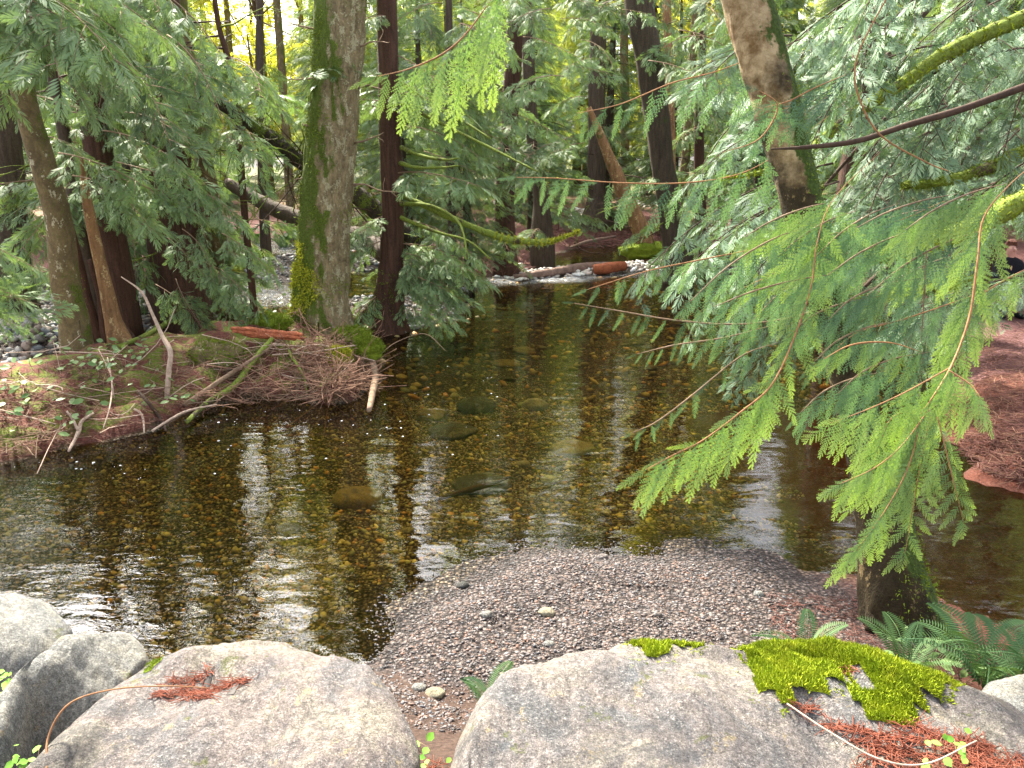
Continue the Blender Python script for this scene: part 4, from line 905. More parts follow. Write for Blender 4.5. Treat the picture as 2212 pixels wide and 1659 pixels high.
# yellow sunlit broadleaf trees far behind, seen through the gap above the fallen tree
for k, (u, Yd, h_) in enumerate([(520, 48, 9), (600, 44, 8), (660, 50, 10), (180, 46, 9), (470, 58, 12), (1200, 60, 10), (900, 50, 11), (1010, 47, 12), (1250, 46, 13), (300, 52, 12), (60, 50, 11), (1345, 52, 9), (1500, 58, 10), (1100, 46, 8), (760, 56, 11), (620, 40, 24), (560, 47, 30), (700, 52, 31), (1490, 34, 19), (1450, 42, 24)]):
    x = (u-1106)/FD*Yd*1.04; z0 = ztop(x, Yd)
    j = sum(1 for a_ in LM if a_[0] <= u)-1; hw = 'low' if h_ < 9 else ('smallish' if h_ < 10.5 else ('middling' if h_ < 14 else ('high' if h_ < 21 else ('towering' if h_ < 29 else 'tallest'))))
    t = thing('broadleaf_tree', f'{hw} sunlit yellow tree far behind, {round(Yd)>50 and "deepest" or "shallow"}, between {LM[j][1]} and {LM[j+1][1]}', 'tree', (x, Yd, z0), 'sunlit yellow trees behind the forest, ' + ('left' if u < 900 else 'right'))
    V, F = tube(spl([(x, Yd, z0-.3), (x+.2, Yd, z0+h_*.5), (x, Yd, z0+h_)], 10), [.2, .14, .04], 10, .05); part('trunk', V, F, M['bark_alder'], t)
    leafy_crown(t, np.array([x, Yd, z0+h_*.6]), (1.7, 1.2, h_*.2), 5000 if h_ < 15 else 8000, 70+k, M['yellow_leaf'], size=.24)

for x, Yd, zc, sp3, lb in ((-7.3, 26., 14., (.8, .8, 2.6), 'tall slender tree rising behind the thick mossy trunk, its yellow crown mirrored in the shallows'), (5.1, 24., 10.2, (1., .8, 1.5), 'slim tree beyond the tall brown trunk, its yellow crown mirrored beside the gravel bar')):
    t = thing('broadleaf_tree', lb, 'tree', (x, Yd, ztop(x, Yd)), 'sunlit yellow trees mirrored in the pool')
    V, F = tube(spl([(x, Yd, ztop(x, Yd)-.3), (x+.1, Yd, zc*.5), (x, Yd, zc+1)], 16), [.16, .12, .03], 10, .05); part('trunk', V, F, M['bark_alder'], t)
    leafy_crown(t, np.array([x, Yd, zc]), sp3, 8000, 91, M['yellow_leaf'], size=.2)
# ------------------------------------------------------------------ left cedars with leafy fans
tl = thing('cedar_tree', 'cedar off the left edge whose pale fans hang over the curved alder', 'tree', (-9.2, 10.5, .4))
V, F = tube(spl([(-9.2, 10.5, 0), (-9.1, 10.5, 4), (-9, 10.6, 9)], 20), [.25, .2, .1], 16, .1, 6, 5, 3); part('trunk', V, F, M['bark_cedar'], tl)
tl2 = thing('cedar_tree', 'cedar in the left thicket spreading flat pale green fans over the cobbles', 'tree', (-5.9, 11.6, .3))
V, F = tube(spl([(-5.9, 11.6, 0), (-5.95, 11.6, 4), (-6, 11.7, 10)], 20), [.22, .18, .1], 16, .1, 6, 5, 4); part('trunk', V, F, M['bark_cedar'], tl2)
r = np.random.default_rng(5)
for k in range(48):
    u = r.uniform(-60, 420); v_ = r.uniform(-80, 470)
    if v_ > 60 and u < 140: continue
    if abs(u-np.interp(v_, [0, 240, 480, 700], [15, 60, 128, 165])) < 75 and v_ > 110: continue
    if v_ > 330 and u > 230 and r.random() < .6: continue
    Yd = r.uniform(10.2, 12.5) if v_ > 120 else r.uniform(7.5, 11); p = at(u, v_, Yd); tt = tl if u < 150 else tl2
    d = (r.uniform(.15, 1.1), -r.uniform(.1, .9), r.uniform(-.35, .05))
    add_branch(tt, p-norm(np.array(d))*.9, d, r.uniform(.6, 1.0), BR_L, k)
for k in range(22):
    u = r.uniform(-80, 450); v_ = r.uniform(-80, 170)
    if u < 190: v_ = r.uniform(-110, 20)
    p = at(u, v_, r.uniform(6.5, 9)); d = (r.uniform(.3, 1.1), -r.uniform(.1, .6), r.uniform(-.4, -.05)); add_branch(tl if u < 150 else tl2, p-norm(np.array(d))*.9, d, r.uniform(.7, 1.05), BR_L, k)
for k, (u, v_) in enumerate([(330, 400), (400, 420), (460, 410), (260, 400), (360, 370), (230, 350), (330, 300), (380, 260)]): add_branch(tl2, at(u, v_, 9.2)-np.array([.7, -.3, -.1]), (1, -.35, -.15), R.uniform(.6, .85), BR_L, k)
for k in range(8):
    add_branch(tl2, at(r.uniform(300, 480), r.uniform(480, 620), 10.8), (r.uniform(.3, 1), -.4, -.4), .55, BR_L, k)
for k, (u, v_) in enumerate([(40, 560), (70, 600), (0, 540), (20, 450), (60, 480), (0, 600)]): add_branch(tl, at(u, v_, 7.4)-np.array([.9, 0, 0]), (1, -.2, -.25), .6, BR_L, k)

# ------------------------------------------------------------------ right cedars: drooping grey-green boughs
tr_ = thing('cedar_tree', 'large cedar beyond the right edge sending dark drooping boughs across the picture', 'tree', (6.6, 7.2, .3))
V, F = tube(spl([(6.6, 7.2, 0), (6.5, 7.2, 4), (6.3, 7.2, 10)], 20), [.3, .25, .12], 18, .1, 6, 5, 5); part('trunk', V, F, M['bark_cedar'], tr_)
tr2 = thing('cedar_tree', 'cedar on the right bank filling the upper right with bluish sprays', 'tree', (4.9, 11.5, .4))
V, F = tube(spl([(4.9, 11.5, 0), (4.9, 11.5, 4), (4.8, 11.5, 10)], 20), [.24, .2, .12], 18, .1, 6, 5, 6); part('trunk', V, F, M['bark_cedar'], tr2)
for k in range(105):
    u = r.uniform(1500, 2330); v_ = r.uniform(-80, 640)
    if u < 1800 and r.random() < .65: continue
    Yd = r.uniform(5.6, 11); p = at(u, v_, Yd); tt = tr_ if Yd < 8 else tr2
    d = (-r.uniform(.5, 1.1), -r.uniform(-.2, .6), r.uniform(-.6, .0))
    add_branch(tt, p-norm(np.array(d))*1.0*.8, d, r.uniform(.5, .95), BR_R, k)
for k, (u, v_, s) in enumerate([(1560, 490, .5), (1640, 460, .6), (1600, 560, .4), (1640, 660, .4), (1600, 780, .35), (1700, 640, .5)]):
    add_branch(tt if 0 else tr_, at(u, v_, 5.2)+np.array([.5, 0, .2]), (-1, -.25, -.35), s, BR_R, k)
MB = [([(2230, 30), (2060, 105), (1950, 180), (1830, 255), (1740, 330), (1650, 370), (1560, 385)], 6.2, (22, 19, 16, 14, 10, 6, 3), 'moss_branch', 'bright moss-covered bough slanting down from the top right corner'),
      ([(2240, 420), (2140, 470), (2030, 520), (1920, 552), (1820, 575)], 4.6, (34, 30, 26, 20, 10), 'moss_branch', 'thick mossy bough at the right edge above the brown bank'),
      ([(2240, 310), (2130, 365), (2020, 395), (1950, 400)], 6.0, (18, 16, 12, 7), 'moss_branch', 'mossy bough pointing left beneath the long dark one'),
      ([(2130, 600), (2040, 618), (1940, 635), (1825, 648)], 5.6, (14, 13, 12, 8), 'moss_branch', 'level mossy bough passing behind the leaning trunk'),
      ([(2260, 170), (2080, 235), (1960, 270), (1850, 305), (1740, 318), (1665, 322)], 3.9, (11, 10, 9, 8, 6, 2), 'dark_twig', 'bare dark branch with a snapped pale tip crossing the leaning trunk'),
      ([(2210, 40), (2080, 110), (1990, 180), (1900, 270), (1800, 380), (1730, 470)], 6.6, (9, 8, 7, 6, 5, 3), 'dark_twig', 'thin dark bough running steeply down the upper right'),
      ([(2050, -30), (1960, 70), (1900, 140), (1830, 220), (1760, 262)], 7.2, (9, 8, 7, 6, 4), 'dark_twig', 'broken dark bough behind the leaning tree top'),
      ([(1925, -20), (1880, 60), (1850, 130), (1852, 200), (1900, 290), (2000, 350), (2050, 370)], 3.6, (2, 2, 2.2, 2.6, 2.6, 2, 1.5), 'orange_twig', 'thin orange twig looping down beside the leaning trunk'),
      ([(2230, 350), (2100, 430), (2000, 520), (1890, 600), (1780, 700)], 7.5, (9, 8, 7, 6, 4), 'dark_twig', 'dark bough slanting into the shade over the pool')]
for k, (pts, Yd, wd_, mt, lb) in enumerate(MB):
    P = spl([at(a_, b_, Yd) for a_, b_ in pts], 40); V, F = tube(P, [v*.72*Yd/FD for v in wd_], 12, .25 if 'moss' in mt else .08, 13, 1, k+40)
    o = part('mossy_bough' if 'moss' in mt else 'dark_bough', V, F, M[mt], tr_); o['label'] = lb
    if 'moss' in mt:
        kk = R.integers(0, len(V)-2, 2200); Vt, Ft = tufts(V[kk], np.tile([0, 0, -.1], (len(kk), 1)), .022*Yd/5, k, .8, .35)
        Vt = Vt-np.array(tr_.location); link('bough_moss', mkmesh('bough_moss', Vt, Ft, M['moss_bright'] if k < 2 else M['moss'], True), o)

# ------------------------------------------------------------------ foreground cedar sprays hanging into the picture
def hanging(label, stem, Yd, sprays, lib, mat='orange_twig', r0=.0042, group='cedar branches hanging into the foreground', sub=()):
    """sprays: (count, t0, t1, length in m start, end, sideways)"""
    Yd = Yd if isinstance(Yd, (list, tuple)) else [Yd]*len(stem)
    P = spl([at(a_, b_, y_) for (a_, b_), y_ in zip(stem, Yd)], 40); t = thing('cedar_branch', label, 'branch', P[0], group)
    V, F = tube(P, [r0*.2, r0*.7, r0, r0*.8, r0*.3], 7, .1, 40, 1); part('stem', V, F, M[mat], t)
    def hang(P, specs, lib):
        for (n, t0, t1, l0, l1, side, dn) in specs:
            n = max(2, int(n*(.95 if lib is NEAR else .8)))
            for k in range(n):
                q = t0+(t1-t0)*(k+.5*R.random())/max(1, n); i = min(len(P)-2, int(q*(len(P)-1))); p = P[i]; ax = norm(P[i+1]-P[max(0, i-1)])
                s2 = 1 if k % 2 else -1
                d = ax*.32+np.array([s2*side, .15*s2, 0])+np.array([0, 0, -dn])+.1*R.normal(size=3)
                o = link('spray', lib[R.integers(len(lib))], t); L = (l0+(l1-l0)*(k/max(1, n-1)))*R.uniform(.95, 1.4)
                nn = np.array([.35*R.normal(), -1., .3+.3*R.normal()]); put(o, t.location, p, d, nn, L)
    hang(P, sprays, lib)
    tipo = link('spray', lib[0], t); put(tipo, t.location, P[-1], P[-1]-P[-4]+np.array([0, 0, -.01]), (.1, -1, .4), sprays[0][4]*.8)
    for pts, specs in sub:
        Q = spl([at(a_, b_, y_) for a_, b_, y_ in pts], 26); V, F = tube(Q, [r0*.6, r0*.5, r0*.2], 6); part('stem', V, F, M[mat], t); hang(Q, specs, lib)
        tipo = link('spray', FAN[1] if lib is NEAR else lib[1], t); put(tipo, t.location, Q[-2], Q[-1]-Q[-4]+np.array([0, 0, -.02]), (.1, -1, .4), specs[0][4]*.9)
    return t
hanging('bright cedar branch sweeping down left with hanging combs, below the leaning trunk', [(1900, 330), (1800, 430), (1765, 525), (1752, 620), (1715, 730), (1668, 830), (1600, 890), (1520, 950), (1450, 985), (1395, 1015)], [3.5, 3.4, 3.3, 3.25, 3.2, 3.1, 3.0, 2.95, 2.9, 2.85],
    [(20, .53, .97, .26, .18, .12, .95), (14, .27, .6, .17, .21, .55, .8), (9, .55, 1.0, .14, .10, .35, .1), (10, .1, .4, .22, .18, .9, .5)], NEAR)
hanging('dense bright green cedar branch hanging in long tassels at the right', [(2250, 340), (2180, 400), (2125, 470), (2112, 560), (2095, 680), (2060, 780), (2020, 850), (1985, 900)], [3.2, 3.1, 3.0, 2.9, 2.8, 2.7, 2.6, 2.6],
    [(22, .2, .85, .2, .22, .5, .8), (8, .7, 1., .2, .24, .2, .9)], NEAR, r0=.0045,
    sub=[([(2060, 790, 2.7), (1950, 850, 2.6), (1860, 890, 2.5), (1790, 915, 2.5)], [(14, .1, 1., .2, .13, .1, .95), (7, .2, 1., .13, .1, .4, .2)]),
         ([(2010, 880, 2.6), (1950, 960, 2.55), (1890, 1010, 2.5), (1815, 1045, 2.5)], [(14, .1, 1., .22, .12, .1, .95), (8, .2, 1., .14, .1, .4, .3)]),
         ([(1990, 900, 2.6), (1965, 1000, 2.55), (1920, 1090, 2.5), (1850, 1190, 2.48)], [(18, .1, 1., .22, .17, .5, .9)]),
         ([(2010, 900, 2.65), (1990, 990, 2.6), (1975, 1080, 2.55), (1955, 1195, 2.5)], [(18, .05, 1., .14, .11, .75, .6)]),
         ([(2025, 900, 2.6), (2045, 980, 2.55), (2062, 1050, 2.5), (2082, 1130, 2.5)], [(18, .05, 1., .14, .1, .7, .6)]),
         ([(2050, 800, 2.6), (2095, 830, 2.55), (2120, 860, 2.5)], [(10, .0, 1., .17, .13, .4, .8)]),
         ([(2000, 880, 2.7), (1930, 900, 2.7), (1900, 960, 2.68), (1880, 1040, 2.66)], [(14, .1, 1., .2, .16, .5, .8)])])
hanging('light green cedar branch drooping from the top middle of the picture', [(1100, -60), (1050, 15), (1000, 80), (950, 120), (880, 150), (815, 165)], 3.7,
    [(13, .02, .97, .44, .17, .08, 1.), (4, .6, 1., .14, .1, .3, .3)], NEAR)
hanging('cedar branch tip hanging over the tall brown trunk', [(1700, 90), (1560, 150), (1450, 180), (1340, 225), (1245, 245)], 4.6, [(16, .0, 1., .3, .14, .15, .8)], BLUE)
hanging('long level cedar branch with blue-green combs in the middle distance', [(1790, 250), (1700, 320), (1600, 375), (1480, 395), (1340, 395), (1200, 385), (1115, 383)], 4.6, [(26, .12, 1., .34, .14, .12, .85), (10, .4, 1., .14, .1, .3, .2)], BLUE)
hanging('cedar branch with blue-green combs hanging over the riffle logs', [(1800, 480), (1660, 530), (1520, 560), (1400, 585), (1270, 625)], 4.4, [(22, .05, 1., .26, .12, .15, .85)], BLUE)
hanging('thin upcurved cedar twig over the snag reflection', [(1930, 560), (1840, 630), (1730, 680), (1600, 700), (1460, 692), (1340, 672), (1240, 655)], 4.2, [(22, .25, 1., .2, .08, .12, .8)], BLUE, mat='twig', r0=.005)
hanging('short dark cedar twig above the white reflections', [(1680, 700), (1560, 730), (1460, 745), (1375, 765)], 4.3, [(14, .1, 1., .17, .08, .15, .8)], BLUE, mat='twig', r0=.005)
hanging('dim cedar twig drooping steeply to the water left of the bright branch', [(1680, 740), (1600, 770), (1500, 850), (1420, 910), (1365, 935)], 4.0, [(16, .1, 1., .16, .09, .3, .7)], BLUE, mat='twig', r0=.005)
hanging('fan-like cedar branch spread in front of the leaning trunk', [(2050, 430), (1930, 480), (1800, 505), (1760, 530), (1690, 580), (1600, 625)], 3.6, [(18, .1, 1., .26, .15, .4, .7)], NEAR)
hanging('cedar branch above the brown bank at the right edge', [(2260, 560), (2180, 600), (2120, 640), (2090, 700), (2060, 760)], 3.2, [(16, .0, 1., .22, .18, .5, .7)], NEAR)
hanging('middle green cedar twig between the leaning trunk and the tassels', [(2150, 620), (2040, 660), (1950, 690), (1850, 720), (1790, 770)], 3.7, [(22, .0, 1., .22, .12, .3, .9)], BLUE)
hanging('bright little cedar twig in front of the leaning trunk foot', [(1990, 760), (1920, 740), (1840, 745), (1780, 775)], 3.0, [(10, .0, 1., .13, .09, .15, .9)], NEAR, r0=.004)
hanging('cedar twig hanging straight down beside the right mossy bough', [(2010, 420), (2000, 560), (1995, 660), (1990, 740)], 3.8, [(26, .1, 1., .17, .15, .9, .5)], BLUE, mat='twig')
hanging('cedar spray crossing the top of the leaning trunk', [(1560, 330), (1640, 300), (1680, 230), (1640, 195)], 4.0, [(12, .1, 1., .2, .18, .6, .7)], BLUE)
hanging('bluish cedar branch hugging the leaning trunk at mid height', [(1830, 160), (1760, 190), (1700, 220), (1640, 235)], 4.1, [(16, .0, 1., .24, .2, .3, .8)], BLUE)

r = np.random.default_rng(77)
for k in range(13):
    u0 = (1790, 1860, 1930, 2000, 2080, 2160)[k % 6]+r.uniform(-30, 30); v0 = 430+90*(k//6)+r.uniform(-40, 40); L = r.uniform(170, 300); y0 = r.uniform(3.3, 4.1); dz = r.uniform(.25, .7)
    hanging('cedar twig of the %s tier layered over the leaning trunk, starting %s' % (('upper', 'middle', 'lower')[k//6], ('left of the trunk', 'at the trunk', 'just right of trunk', 'well right', 'near the mossy bough', 'at right edge')[k % 6]), [(u0, v0), (u0-L*.35, v0+L*dz*.2), (u0-L*.7, v0+L*dz*.55), (u0-L, v0+L*dz)], [y0, y0-.05, y0-.1, y0-.15], [(20, .0, 1., .24, .13, .35, .75)], BLUE if k % 5 else NEAR, mat='twig', r0=.004, group='cedar twigs layered over the leaning trunk')
for k, (u0, v0) in enumerate([(1990, 600), (1960, 690), (2010, 760), (1900, 640), (1930, 800)]):
    L = 200; hanging(('highest', 'second', 'rightmost', 'leftmost', 'lowest')[k]+' of the cedar twigs screening the lower half of the leaning trunk', [(u0, v0), (u0-L*.4, v0+15), (u0-L*.75, v0+45), (u0-L, v0+90)], [3.4, 3.35, 3.3, 3.25], [(20, .0, 1., .22, .13, .3, .85)], BLUE, mat='twig', r0=.004, group='cedar twigs layered over the leaning trunk')
# ------------------------------------------------------------------ left bank: sticks, roots, moss rocks, rotten log, litter, leaves
def onbank(u, v_, lift=0.):
    p = gd(u, v_, .25)
    z = .25
    for _ in range(24): z = .7*z+.3*max(0., ztop(p[0], p[1])); p = gd(u, v_, z)
    return p+np.array([0, 0, lift])
def stick(label, pts, rad, mat, lift=.05, group=None, name='stick', sub=(), seed=0, moss=None):
    P = [onbank(a_, b_, lift+(c_[0] if c_ else 0)) for a_, b_, *c_ in pts]
    V, F = tube(spl(P, 26), rad, 9, .12, 30, 1, seed); ps = [(V, F)]
    for sp_, r_ in sub: ps.append(tube(spl([onbank(a_, b_, lift+(c_[0] if c_ else 0)) for a_, b_, *c_ in sp_], 10), r_, 6, .1, 30, 1, seed))
    V, F = join(ps); return solo(name, V, F, M[mat], label, 'stick', group)
Ypole = onbank(360, 862)[1]
P = spl([at(360, 868, Ypole), at(365, 800, Ypole+.1), at(368, 760, Ypole+.15), at(350, 725, Ypole+.3), at(330, 680, Ypole+.4), at(305, 630, Ypole+.5), at(262, 598, Ypole+.6)], 40)
V, F = tube(P, [.03, .03, .028, .02, .014, .006], 9, .08, 20, 1); solo('stick', V, F, M['pale_stick'], 'long pale curved stick standing out of the bank toward the alder', 'stick', 'sticks and roots on the left bank')
SG = 'sticks and roots on the left bank'
stick('pale straight pole slanting from the rotten log down to the water', [(640, 735, .1), (560, 790, .08), (480, 840, .06), (400, 890, .03)], [.018, .022, .028, .03], 'twig', group=SG, seed=1)
stick('mossy pole dipping into the dark water below the rotten log', [(600, 745, .1), (545, 810, .1), (510, 850, .06), (450, 885, .03), (405, 920, 0)], [.03, .038, .04, .035, .025], 'moss_branch', group=SG, seed=2)
stick('thin white twig lying level across the right end of the bank', [(590, 785, .06), (680, 785, .1), (760, 775, .12), (815, 768, .12)], [.008, .009, .009, .006], 'pale_stick', group=SG, seed=3)
stick('crooked mossy twig hanging under the rotten log', [(620, 745, .05), (628, 780, .05), (655, 820, .02), (665, 860, 0)], [.02, .018, .014, .01], 'moss_branch', group=SG, seed=4)
stick('dark root hanging into the water left of the mossy pole', [(300, 860, .03), (322, 885, .03), (345, 910, .0), (360, 935, -.03)], [.016, .02, .018, .01], 'dark_twig', group=SG, seed=5)
stick('forked pale root at the waterline on the far left', [(205, 910, .04), (180, 930, .05), (172, 950, .03), (150, 985, 0)], [.01, .018, .02, .012], 'pale_stick', group=SG, sub=[([(172, 948, .04), (160, 925, .05), (148, 910, .06)], [.014, .01])], seed=6)
stick('hooked pale root right of the forked one', [(292, 905, .06), (305, 912, .06), (312, 925, .05), (313, 945, .0)], [.01, .012, .012, .008], 'pale_stick', group=SG, seed=7)
stick('stout reddish root running down to the water at the right end of the bank', [(800, 790, .1), (812, 830, .08), (805, 868, .04), (798, 895, .0)], [.04, .045, .04, .03], 'twig', group=SG, seed=8)
stick('long thin bundle of pale stems drooping down the bank', [(235, 790, .05), (245, 850, .06), (240, 900, .05), (225, 940, .02)], [.006, .008, .008, .005], 'pale_stick', group=SG, sub=[([(215, 770, .04), (242, 830, .06), (250, 880, .05)], [.005, .004])], seed=9)
stick('short stick at the foot of the pale straight pole', [(330, 940, .0), (400, 905, .03), (470, 890, .04)], [.012, .014, .008], 'pale_stick', group=SG, seed=10)
stick('yellow mossy branch lying up the left slope of the bank', [(265, 762, .04), (320, 740, .06), (380, 705, .08), (440, 680, .08)], [.03, .04, .045, .04], 'moss_branch', group=SG, seed=11)
# rotten red log made of splintered layers
tR = thing('rotten_log', 'split red rotten log resting on the mossy stones of the bank', 'log', onbank(575, 735, .15))
pa, pb_ = at(500, 712, onbank(560, 752)[1]), at(655, 732, onbank(560, 752)[1])
for k, (dz, dy_, ra, tA, tB) in enumerate([(.035, 0, .05, 0, 1.), (.0, -.03, .045, .03, .97), (-.03, -.01, .04, .15, .9), (.02, .05, .045, .05, .93), (-.01, .03, .04, .1, 1.02)]):
    P = np.array([pa+(pb_-pa)*q+np.array([0, dy_, dz+.008*math.sin(q*9+k)]) for q in np.linspace(tA, tB, 22)]); V, F = tube(P, [ra*.6, ra, ra, ra*.55], 9, .35, 16, 1, k+5, .15)
    V[:, 2] = P[:, 2].mean()+(V[:, 2]-P[:, 2].mean())*.75; part('splinter', V, F, M['rotten'], tR, False)
# mossy stones and stumps on the bank
for k, (u, v_, rx, rz, lb) in enumerate([(470, 760, 55, 34, 'rounded mossy stone under the left end of the rotten log'), (590, 690, 34, 18, 'mossy hump behind the rotten log'), (760, 720, 40, 20, 'mossy root hump right of the thick trunk'), (795, 745, 30, 26, 'mossy knob overhanging the water at the end of the bank'), (735, 765, 22, 22, 'small yellow mossy stump on the end of the bank'), (1390, 560, 50, 18, 'mossy stump on the far shore beside the riffle')]):
    p = at(u, v_+rz*.6, (9.3, 10.6, 10.5, 9.9, 9.6, 0)[k]) if u < 1000 else gd(u, 545, .25); k_ = FD/np.linalg.norm(p-np.array([0, 0, CAMZ])); a_, b_ = rx/k_, rz/k_
    V = ICO4*np.array([a_, a_*.7, b_]); V = V*(1+.2*fbm(ICO4*2+k*5, 4, k))[:, None]+p+np.array([0, 0, b_*.2])
    o = thing('mossy_stone', lb, 'stone', p, 'mossy stones and humps'); part('stone_body', V, ICO4F, M['bark_alder'] if k < 1 else M['moss'], o)
    N = ICO4; kk = R.choice(np.nonzero(ICO4[:, 2] > -.25+.3*vnoise(ICO4*3, k))[0], 2600); Vt, Ft = tufts(V[kk]+R.normal(size=(len(kk), 3))*.015, N[kk]+np.array([0, 0, .2]), .035, k, .7, .3); part('moss', Vt, Ft, M['moss'] if k != 4 else M['moss_yellow'], o)

def ribbons(P0, L, rad, mat, name, label, seed, flat=.35, curl=.5, up=.15, kind='stuff', anchor=None):
    """many thin curved twigs lying near P0"""
    r = np.random.default_rng(seed); n = len(P0); a = r.random(n)*6.283 if anchor is None else anchor
    S = 5; d = np.stack([np.cos(a), np.sin(a)*.8, flat*r.normal(size=n)*.6+up*.2], -1); bend = curl*r.normal(size=(n, 3))*np.array([1, 1, .4]); Ls = L*(.4+.9*r.random(n))
    t = np.linspace(-.5, .5, S); C = P0[:, None]+Ls[:, None, None]*(d[:, None]*t[None, :, None]+bend[:, None]*(t**2)[None, :, None])
    sd = np.cross(d, np.array([0, 0, 1.])); sd /= np.linalg.norm(sd, axis=1)[:, None]+1e-9
    w_ = (rad*(.6+.8*r.random(n)))[:, None, None]; up_ = np.array([0, 0, 1.])
    ring = [C+sd[:, None]*w_, C+up_*w_*1.2, C-sd[:, None]*w_]
    V = np.stack(ring, 2).reshape(-1, 3); b = (np.arange(n)*S*3)[:, None, None]
    q = []
    for s in range(S-1):
        for j in range(3): j2 = (j+1) % 3; q.append((s*3+j, s*3+j2, (s+1)*3+j2, (s+1)*3+j))
    F = (np.array(q)[None]+b).reshape(-1, 4); return solo(name, V, F, mat, label, kind=kind)
def scat_poly(poly, n, seed, z=None, lift=.02):
    r = np.random.default_rng(seed); P = np.array(poly); out = []
    u = r.uniform(P[:, 0].min(), P[:, 0].max(), n*3); v_ = r.uniform(P[:, 1].min(), P[:, 1].max(), n*3); k = inpoly(u, v_, poly); u, v_ = u[k][:n], v_[k][:n]
    z0 = np.full(len(u), .3)
    x = (u-1106)/FD; y_ = -(v_-829.5)/FD; ry = cP+sP*y_; rz = -sP+cP*y_
    for _ in range(7):
        t = (z0-CAMZ)/rz; z0 = np.maximum(height(x*t, ry*t), 0.)*.6+z0*.4
    t = (z0-CAMZ)/rz; return np.stack([x*t, ry*t, z0+lift*r.random(len(u))], -1)
bankpoly = [(-20, 770), (300, 740), (450, 690), (640, 680), (800, 700), (820, 790), (700, 868), (500, 862), (400, 880), (330, 925), (-20, 1000)]
ribbons(scat_poly(bankpoly, 800, 1, lift=.05), .2, .0028, M['twiglitter'], 'twig_litter', 'fine pinkish twigs and rootlets strewn over the left bank', 1)
ribbons(scat_poly(bankpoly, 2600, 2, lift=.02), .12, .003, M['darklitter'], 'needle_litter', 'brown needles covering the soil of the left bank', 2)
ribbons(scat_poly([(640, 730), (790, 740), (830, 800), (810, 860), (700, 880), (640, 800)], 300, 3, lift=.12), .34, .004, M['twiglitter'], 'root_tangle', 'tangle of pale rootlets at the right end of the bank', 3, flat=1.2)
ribbons(scat_poly([(380, 800), (520, 780), (640, 840), (560, 880), (400, 900)], 150, 4, lift=.1), .4, .0045, M['twiglitter'], 'root_tangle', 'heap of broken twigs beneath the two poles', 4, flat=.6)
ribbons(scat_poly([(2050, 760), (2230, 700), (2230, 1050), (2110, 1020), (2070, 950)], 2600, 5, lift=.03), .16, .003, M['darklitter'], 'needle_litter', 'reddish brown needles over the right bank', 5)
ribbons(scat_poly([(2050, 760), (2230, 700), (2230, 1050), (2110, 1020), (2070, 950)], 260, 6, lift=.03), .3, .0028, M['twiglitter'], 'twig_litter', 'pale thin twigs scattered on the right bank', 6)
ribbons(scat_poly([(1180, 500), (1560, 480), (1560, 535), (1220, 535)], 900, 7, lift=.05), .6, .012, M['darklitter'], 'needle_litter', 'dark red litter on the far forest floor', 7)
ribbons(scat_poly([(880, 555), (1130, 560), (1130, 592), (880, 592)], 500, 8, lift=.15), .5, .009, M['darklitter'], 'twig_litter', 'brush and red bark pieces left of the riffle', 8, flat=1.)
ribbons(scat_poly([(1640, 1280), (1900, 1300), (1900, 1420), (1700, 1430)], 700, 9, lift=.01), .07, .0018, M['darklitter'], 'needle_litter', 'dark needles on the shaded gravel by the leaning tree', 9)
ribbons(scat_poly(bankpoly, 60, 21, lift=.12), .8, .006, M['pale_stick'], 'twig_litter', 'longer arching pale twigs over the left bank', 21, flat=.7, curl=.9)
ribbons(scat_poly([(620, 770), (800, 750), (820, 850), (700, 880), (600, 860)], 90, 22, lift=.2), .7, .0055, M['twiglitter'], 'root_tangle', 'arching broken roots spilling over the bank edge', 22, flat=1.1, curl=1.1)
# rust red needles on and between the boulders: drop them on the rock surfaces
def surf(poly, keys, n, seed):
    r = np.random.default_rng(seed); out = []
    for key in keys:
        o, P, cen = BO[key]; u, v_ = proj(P); k = inpoly(u, v_, poly) & (P[:, 1] > 0)
        # keep only the camera-facing side
        dist = np.linalg.norm(P-np.array([0, 0, CAMZ]), axis=1); med = np.median(dist[k]) if k.any() else 0
        k = k & (P[:, 2] > np.median(P[k][:, 2]) - .02 if k.any() else k); idx = np.nonzero(k)[0]
        if len(idx): out.append(P[r.choice(idx, n)]+r.normal(size=(n, 3))*np.array([.012, .012, .002]))
    return np.vstack(out)
ribbons(surf([(330, 1495), (420, 1450), (520, 1425), (570, 1435), (530, 1480), (430, 1512), (350, 1515)], ['l'], 1100, 1)+np.array([0, 0, .006]), .075, .0012, M['needle'], 'rust_needles', 'rust red cedar needles in the hollow of the pink boulder', 11)
ribbons(surf([(1700, 1515), (1780, 1540), (1900, 1590), (1960, 1560), (2100, 1600), (2230, 1640), (2230, 1680), (1850, 1680), (1880, 1620), (1780, 1575)], ['r'], 1500, 2)+np.array([0, 0, .006]), .085, .0013, M['needle'], 'rust_needles', 'rust red needle drift on the lower right of the mossy boulder', 12)
ribbons(surf([(1840, 1440), (1900, 1480), (1860, 1490), (1800, 1440)], ['r'], 120, 3)+np.array([0, 0, .008]), .05, .0012, M['needle'], 'rust_needles', 'few rust needles between the two moss cushions', 13)
nl = []
for (x0, x1, y0, y1, n) in ((-2.4, -1.2, 1.6, 2.75, 1100), (-.75, -.2, 1.5, 2.6, 500)):
    xx = R.uniform(x0, x1, n); yy_ = R.uniform(y0, y1, n); nl.append(np.stack([xx, yy_, height(xx, yy_)+.01+.02*R.random(n)], -1))
ribbons(np.vstack(nl), .09, .0014, M['needle'], 'rust_needles', 'rust red needles on the soil between the boulders', 14)
